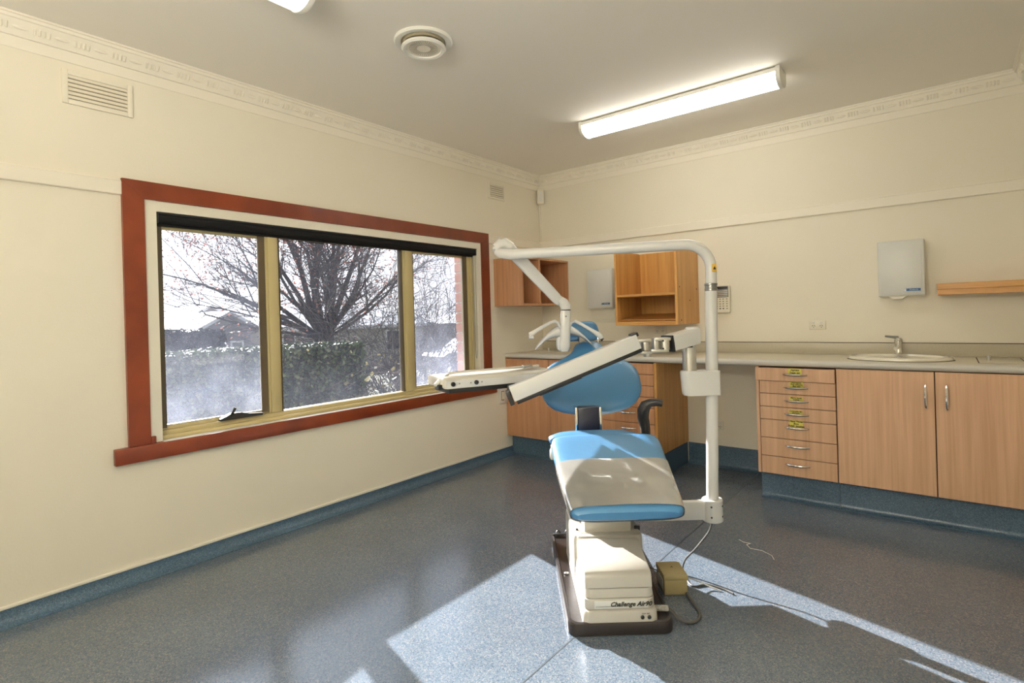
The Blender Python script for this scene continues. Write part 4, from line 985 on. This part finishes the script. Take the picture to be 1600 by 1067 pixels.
hedge('clipped_hedge', -3.35, -2.72, -4.6, -.12, -.55, .945, 26000, .021, 'clipped green hedge with a sunlit flat top just outside the window', M['hedge_leaf'], 3)
hedge('clipped_hedge', -8.8, -7.9, -2.6, .42, -.75, 1.12, 6000, .05, 'taller dark clipped hedge standing behind the near hedge at the left', M['dark_leaf'], 4)

# dark evergreen at the left
def evergreen(name, c, hgt, rad, n, label, seed):
    t = thing(name, c, label, 'tree'); r = random.Random(seed); c = Vector(c)
    obj('trunk', G().tube([c, c + Vector((0, 0, hgt * .6))], [.12, .05], 8), M['bark'], t)
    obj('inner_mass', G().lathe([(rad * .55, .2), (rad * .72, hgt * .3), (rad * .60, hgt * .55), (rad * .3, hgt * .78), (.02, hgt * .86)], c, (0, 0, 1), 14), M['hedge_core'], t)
    pts = []
    while len(pts) < n:
        z = r.uniform(.05, 1); a = r.uniform(0, 2 * pi)
        R_ = rad * (1 - .85 * max(0, (z - .35) / .65) ** 1.1) * (.85 + .25 * noise.noise(Vector((cos(a) * 2, sin(a) * 2, z * 6)))) * r.uniform(.68, 1.06)
        p = c + Vector((cos(a) * R_, sin(a) * R_, z * hgt + r.gauss(0, .04)))
        if not blocks_sun(p): pts.append(p)
    leaf_cloud('foliage', M['dark_leaf'], t, pts, .055, r)
evergreen('evergreen_tree', (-10.8, -.75, -.90), 3.45, 1.75, 11000, 'dark dense evergreen tree beyond the hedge in the left pane', 21)

# houses
def house(name, x, y0, y1, zg, ze, ridge, depth, label, wall, wins, gable=False):
    t = thing(name, (x - depth / 2, (y0 + y1) / 2, zg), label, 'house')
    obj('wall', G().box((x - depth, y0, zg), (x, y1, ze)), wall, t)
    if gable:
        ym = (y0 + y1) / 2
        obj('gable_wall', G().prism([(y0, ze), (y1, ze), (ym, ridge)], (x - .02, 0, 0), (0, 1, 0), (0, 0, 1), (-depth + .04, 0, 0)), wall, t)
        for s in (-1, 1):
            e = y0 - .35 if s < 0 else y1 + .35
            dz = (ridge - ze) / ((y1 - y0) / 2) * .35
            obj('roof', G().prism([(e, ze - dz), (ym, ridge), (ym, ridge + .16), (e, ze - dz + .16)], (x + .35, 0, 0), (0, 1, 0), (0, 0, 1), (-depth - .7, 0, 0)), M['roof'], t, smooth=None)
    else:
        xm = x - depth / 2
        a = [(x + .45, y0 - .4, ze), (x + .45, y1 + .4, ze), (x - depth - .4, y1 + .4, ze), (x - depth - .4, y0 - .4, ze)]
        top = [(xm, y0 + depth * .35, ridge), (xm, y1 - depth * .35, ridge)]
        g = G().add(a + top, [[0, 1, 5, 4], [1, 2, 5], [2, 3, 4, 5], [3, 0, 4], [3, 2, 1, 0]])
        obj('roof', g, M['roof'], t, smooth=None)
        obj('fascia', G().box((x + .42, y0 - .4, ze - .16), (x + .48, y1 + .4, ze + .02)), M['house_white'], t)
    for (a, b, z0, z1) in wins:
        f = obj('window', G().box((x - .01, a, z0), (x + .05, b, z1)), M['house_white'], t)
        obj('pane', G().box((x + .04, a + .08, z0 + .08), (x + .06, b - .08, z1 - .08)), M['house_glass'], f)
    return t
M['roof_dark'] = plain('grey_tile_roof', (.20, .20, .22), .6)
house('weatherboard_house', -22, 9.0, 18.5, -1.45, 1.00, 2.15, 6.0, 'pale weatherboard house behind the tree trunk in the middle pane', M['weatherboard'], [(9.2, 9.9, -.6, .75), (11.3, 12.1, -.9, .8), (15.4, 16.6, -.5, .7)])
house('gabled_house', -22.5, 5.85, 7.95, -1.6, 1.14, 1.72, 5, 'small grey gabled house with pale roof edges in the left pane', M['house_dark'], [(7.0, 7.6, -.2, .5)], True)
house('gabled_house', -31, 7.6, 11.6, -1.6, 1.15, 2.30, 7, 'farther grey gabled house partly behind the dark evergreen tree', M['house_dark'], [], True)
house('brick_house', -17, 20.0, 32.0, -1.5, .95, 1.9, 8, 'dark low house with a long flat eave in the right pane', M['house_dark'], [(22, 23.2, -.5, .5), (25, 26.3, -.5, .5)])
# parked car
def car(c, rz, label):
    t = thing('parked_car', c, label, 'car', rz=rz); fr = ROOT[t.name]
    prof = [(-2.1, .35), (-2.1, .75), (-1.95, .88), (-1.15, .95), (-.55, 1.38), (.75, 1.40), (1.45, .98), (2.05, .86), (2.12, .6), (2.10, .35)]
    obj('bodywork', G().prism(prof, (0, -.85, 0), (1, 0, 0), (0, 0, 1), (0, 1.7, 0)), M['car'], t, frame=fr, smooth=20)
    obj('side_window', G().prism([(-.95, .98), (-.5, 1.32), (.68, 1.33), (1.15, .99)], (0, -.862, 0), (1, 0, 0), (0, 0, 1), (0, 1.724, 0)), M['house_glass'], t, frame=fr)
    for x in (-1.3, 1.35):
        for y in (-.86, .66): obj('wheel', G().lathe([(.05, 0), (.31, 0), (.33, .03), (.33, .17), (.31, .2), (.05, .2)], (x, y, .33), (0, 1, 0), 18), M['tyre'], t, frame=fr)
car((-12.5, 12.6, -1.0), radians(78), 'white car parked beyond the bare shrub in the right pane')
car((-15.5, 6.4, -1.3), radians(80), 'white car parked low behind the hedge, left of the tree trunk')

# bare tree with russet leaves
def grow(g, gt, p, d, r, L, depth, rng, leaves, up_bias, zmax, spread):
    """adds a branch as a bent tube and recurses"""
    pts = [p]; rad = [r]; n = 4; q = p.copy(); dd = d.copy()
    for k in range(n):
        dd = (dd + Vector((rng.gauss(0, .12), rng.gauss(0, .12), rng.gauss(0, .08) + up_bias))).normalized()
        q2 = q + dd * (L / n)
        if q2.z > zmax or blocks_sun(q2): break
        q = q2; pts.append(q.copy()); rad.append(r * (1 - .5 * (k + 1) / n))
    if len(pts) < 2: return
    (g if r > .016 else gt).tube(pts, rad, 7 if r > .04 else (5 if r > .015 else 3), cap=False)
    if depth == 0:
        for _ in range(2): leaves.append(q + Vector((rng.gauss(0, .08), rng.gauss(0, .08), rng.gauss(0, .08))))
        return
    nb = 3
    for k in range(nb):
        i = rng.randint(1, len(pts) - 1) if k else len(pts) - 1
        o = dd.orthogonal().normalized(); a = rng.uniform(0, 2 * pi); o = o * cos(a) + dd.cross(o) * sin(a)
        nd = (dd + o * rng.uniform(.35, spread)).normalized()
        grow(g, gt, pts[i], nd, max(rad[i] * rng.uniform(.5, .72), .005), L * rng.uniform(.55, .8), depth - 1, rng, leaves, up_bias, zmax, spread)
def bare_tree(name, base, fork, leaders, label, seed, depth, leafn, r0, leaf_size):
    rng = random.Random(seed); t = thing(name, base, label, 'tree'); base = Vector(base)
    g = G(); gt = G(); lv = []; extra = []
    f = base + Vector((0, 0, fork))
    g.tube([base, base + Vector((0, 0, fork * .5)), f], [r0 * 1.25, r0, r0 * 1.05], 12)
    for (ang, dep, L, r) in leaders:
        d = (rt * sin(radians(ang)) + up * cos(radians(ang)) + fw * dep).normalized()
        grow(g, gt, f - Vector((0, 0, .15)) + rt * (.10 * sin(radians(ang))), d, r, L, depth, rng, lv, .05, 5.2, .8)
    obj('branches', g, M['bark'], t, smooth=60, recalc=False)
    mains = [v for v in g.v if (v - f).length < 3.2]
    for k in range(1000):
        p = rng.choice(mains).copy(); dd = ((p - f).normalized() + Vector((rng.gauss(0, .7), rng.gauss(0, .7), rng.gauss(0, .5)))).normalized(); ln = rng.uniform(.35, .95)
        q = p + dd * ln * .5; q2 = q + (dd + Vector((rng.gauss(0, .3), rng.gauss(0, .3), rng.gauss(.1, .3)))).normalized() * ln * .5
        if blocks_sun(q) or blocks_sun(q2): continue
        gt.tube([p, q, q2], [.011, .008, .005], 3, cap=False)
        for _ in range(2):
            e2 = q + (dd + Vector((rng.gauss(0, .6), rng.gauss(0, .6), rng.gauss(0, .6)))).normalized() * ln * .45
            if not blocks_sun(e2): gt.tube([q, e2], [.006, .004], 3, cap=False); extra.append(e2)
        if rng.random() < .55: extra.append(q2)
    obj('twigs', gt, M['twig'], t, kind='stuff', smooth=None, recalc=False)
    rng.shuffle(lv); rng.shuffle(extra)
    low = sorted(lv[:leafn * 3], key=lambda p: (p - f).length + rng.uniform(0, 1.5))[:leafn]
    pts = []
    for p in low + extra[:1300]:
        for _ in range(3):
            q = p + Vector((rng.gauss(0, .12), rng.gauss(0, .12), rng.gauss(0, .1)))
            if not blocks_sun(q): pts.append(q)
    leaf_cloud('russet_leaves', M['russet_leaf'], t, pts, leaf_size, rng)
bare_tree('deciduous_tree', (-9.0, 3.25, -.85), 1.85, [(-66, .3, 2.6, .05), (-50, -.2, 2.6, .065), (-37, .2, 2.5, .10), (-26, -.3, 2.4, .07), (-13, .15, 2.4, .085), (-3, -.2, 2.5, .12), (8, .25, 2.4, .085), (18, -.2, 2.4, .075), (30, .1, 2.5, .085), (43, -.3, 2.5, .065), (58, .2, 2.6, .055), (-80, -.4, 2.6, .045), (74, -.2, 2.6, .045), (-58, -.5, 2.8, .05), (50, -.6, 2.6, .05), (-20, -.7, 2.4, .05)], 'bare spreading tree with a few russet leaves in the middle pane', 5, 5, 1500, .20, .024)

# leafless shrub close to the window at the right
def bare_shrub(name, base, n, label, seed, spread, hmax):
    rng = random.Random(seed); t = thing(name, base, label, 'shrub'); base = Vector(base); g = G(); gt = G(); lv = []
    for k in range(n):
        a = rng.uniform(0, 2 * pi); o = Vector((cos(a), sin(a), 0)); tilt = rng.uniform(.15, spread)
        grow(g, gt, base + o * rng.uniform(0, .35), (up + o * tilt).normalized(), rng.uniform(.011, .022), rng.uniform(1.0, 1.7), 3, rng, lv, -.03, hmax, 1.0)
    obj('stems', g, M['twig'], t, kind='stuff', smooth=None, recalc=False); obj('twigs', gt, M['twig'], t, kind='stuff', smooth=None, recalc=False)
    low = [p for p in lv if p.z < base.z + 1.5]; rng.shuffle(low)
    leaf_cloud('dry_leaves', M['shrub_leaf'], t, low[:350], .022, rng)
bare_shrub('bare_shrub', (-3.2, .75, -.55), 24, 'tangled leafless shrub at the end of the hedge', 8, .8, 3.2)
bare_shrub('bare_shrub', (-2.3, .55, -.55), 16, 'low leafless shrub in front of the hedge end, at the foot of the middle pane', 10, .9, .75)
bare_shrub('bare_shrub', (-4.2, 1.9, -.6), 26, 'leafless arching shrub filling the right pane', 9, .9, 3.4)

# repeats of one kind carry the same group phrase
GROUPS = {'ceiling_light': 'fluorescent battens on the ceiling', 'wall_vent': 'louvred vents on the left wall', 'power_outlet': 'power outlets on the back wall',
          'towel_dispenser': 'paper towel dispensers on the back wall', 'drawer_unit': 'drawer units under the worktop', 'worktop_hatch': 'waste hatches in the worktop',
          'power_cable': 'cables around the dental chair', 'clipped_hedge': 'clipped hedges in the garden', 'gabled_house': 'gabled houses beyond the garden',
          'parked_car': 'cars parked in the street', 'bare_shrub': 'leafless shrubs by the hedge'}
for o in list(S.objects):
    k = o.name.split('.')[0]
    if o.parent is None and k in GROUPS: o['group'] = GROUPS[k]
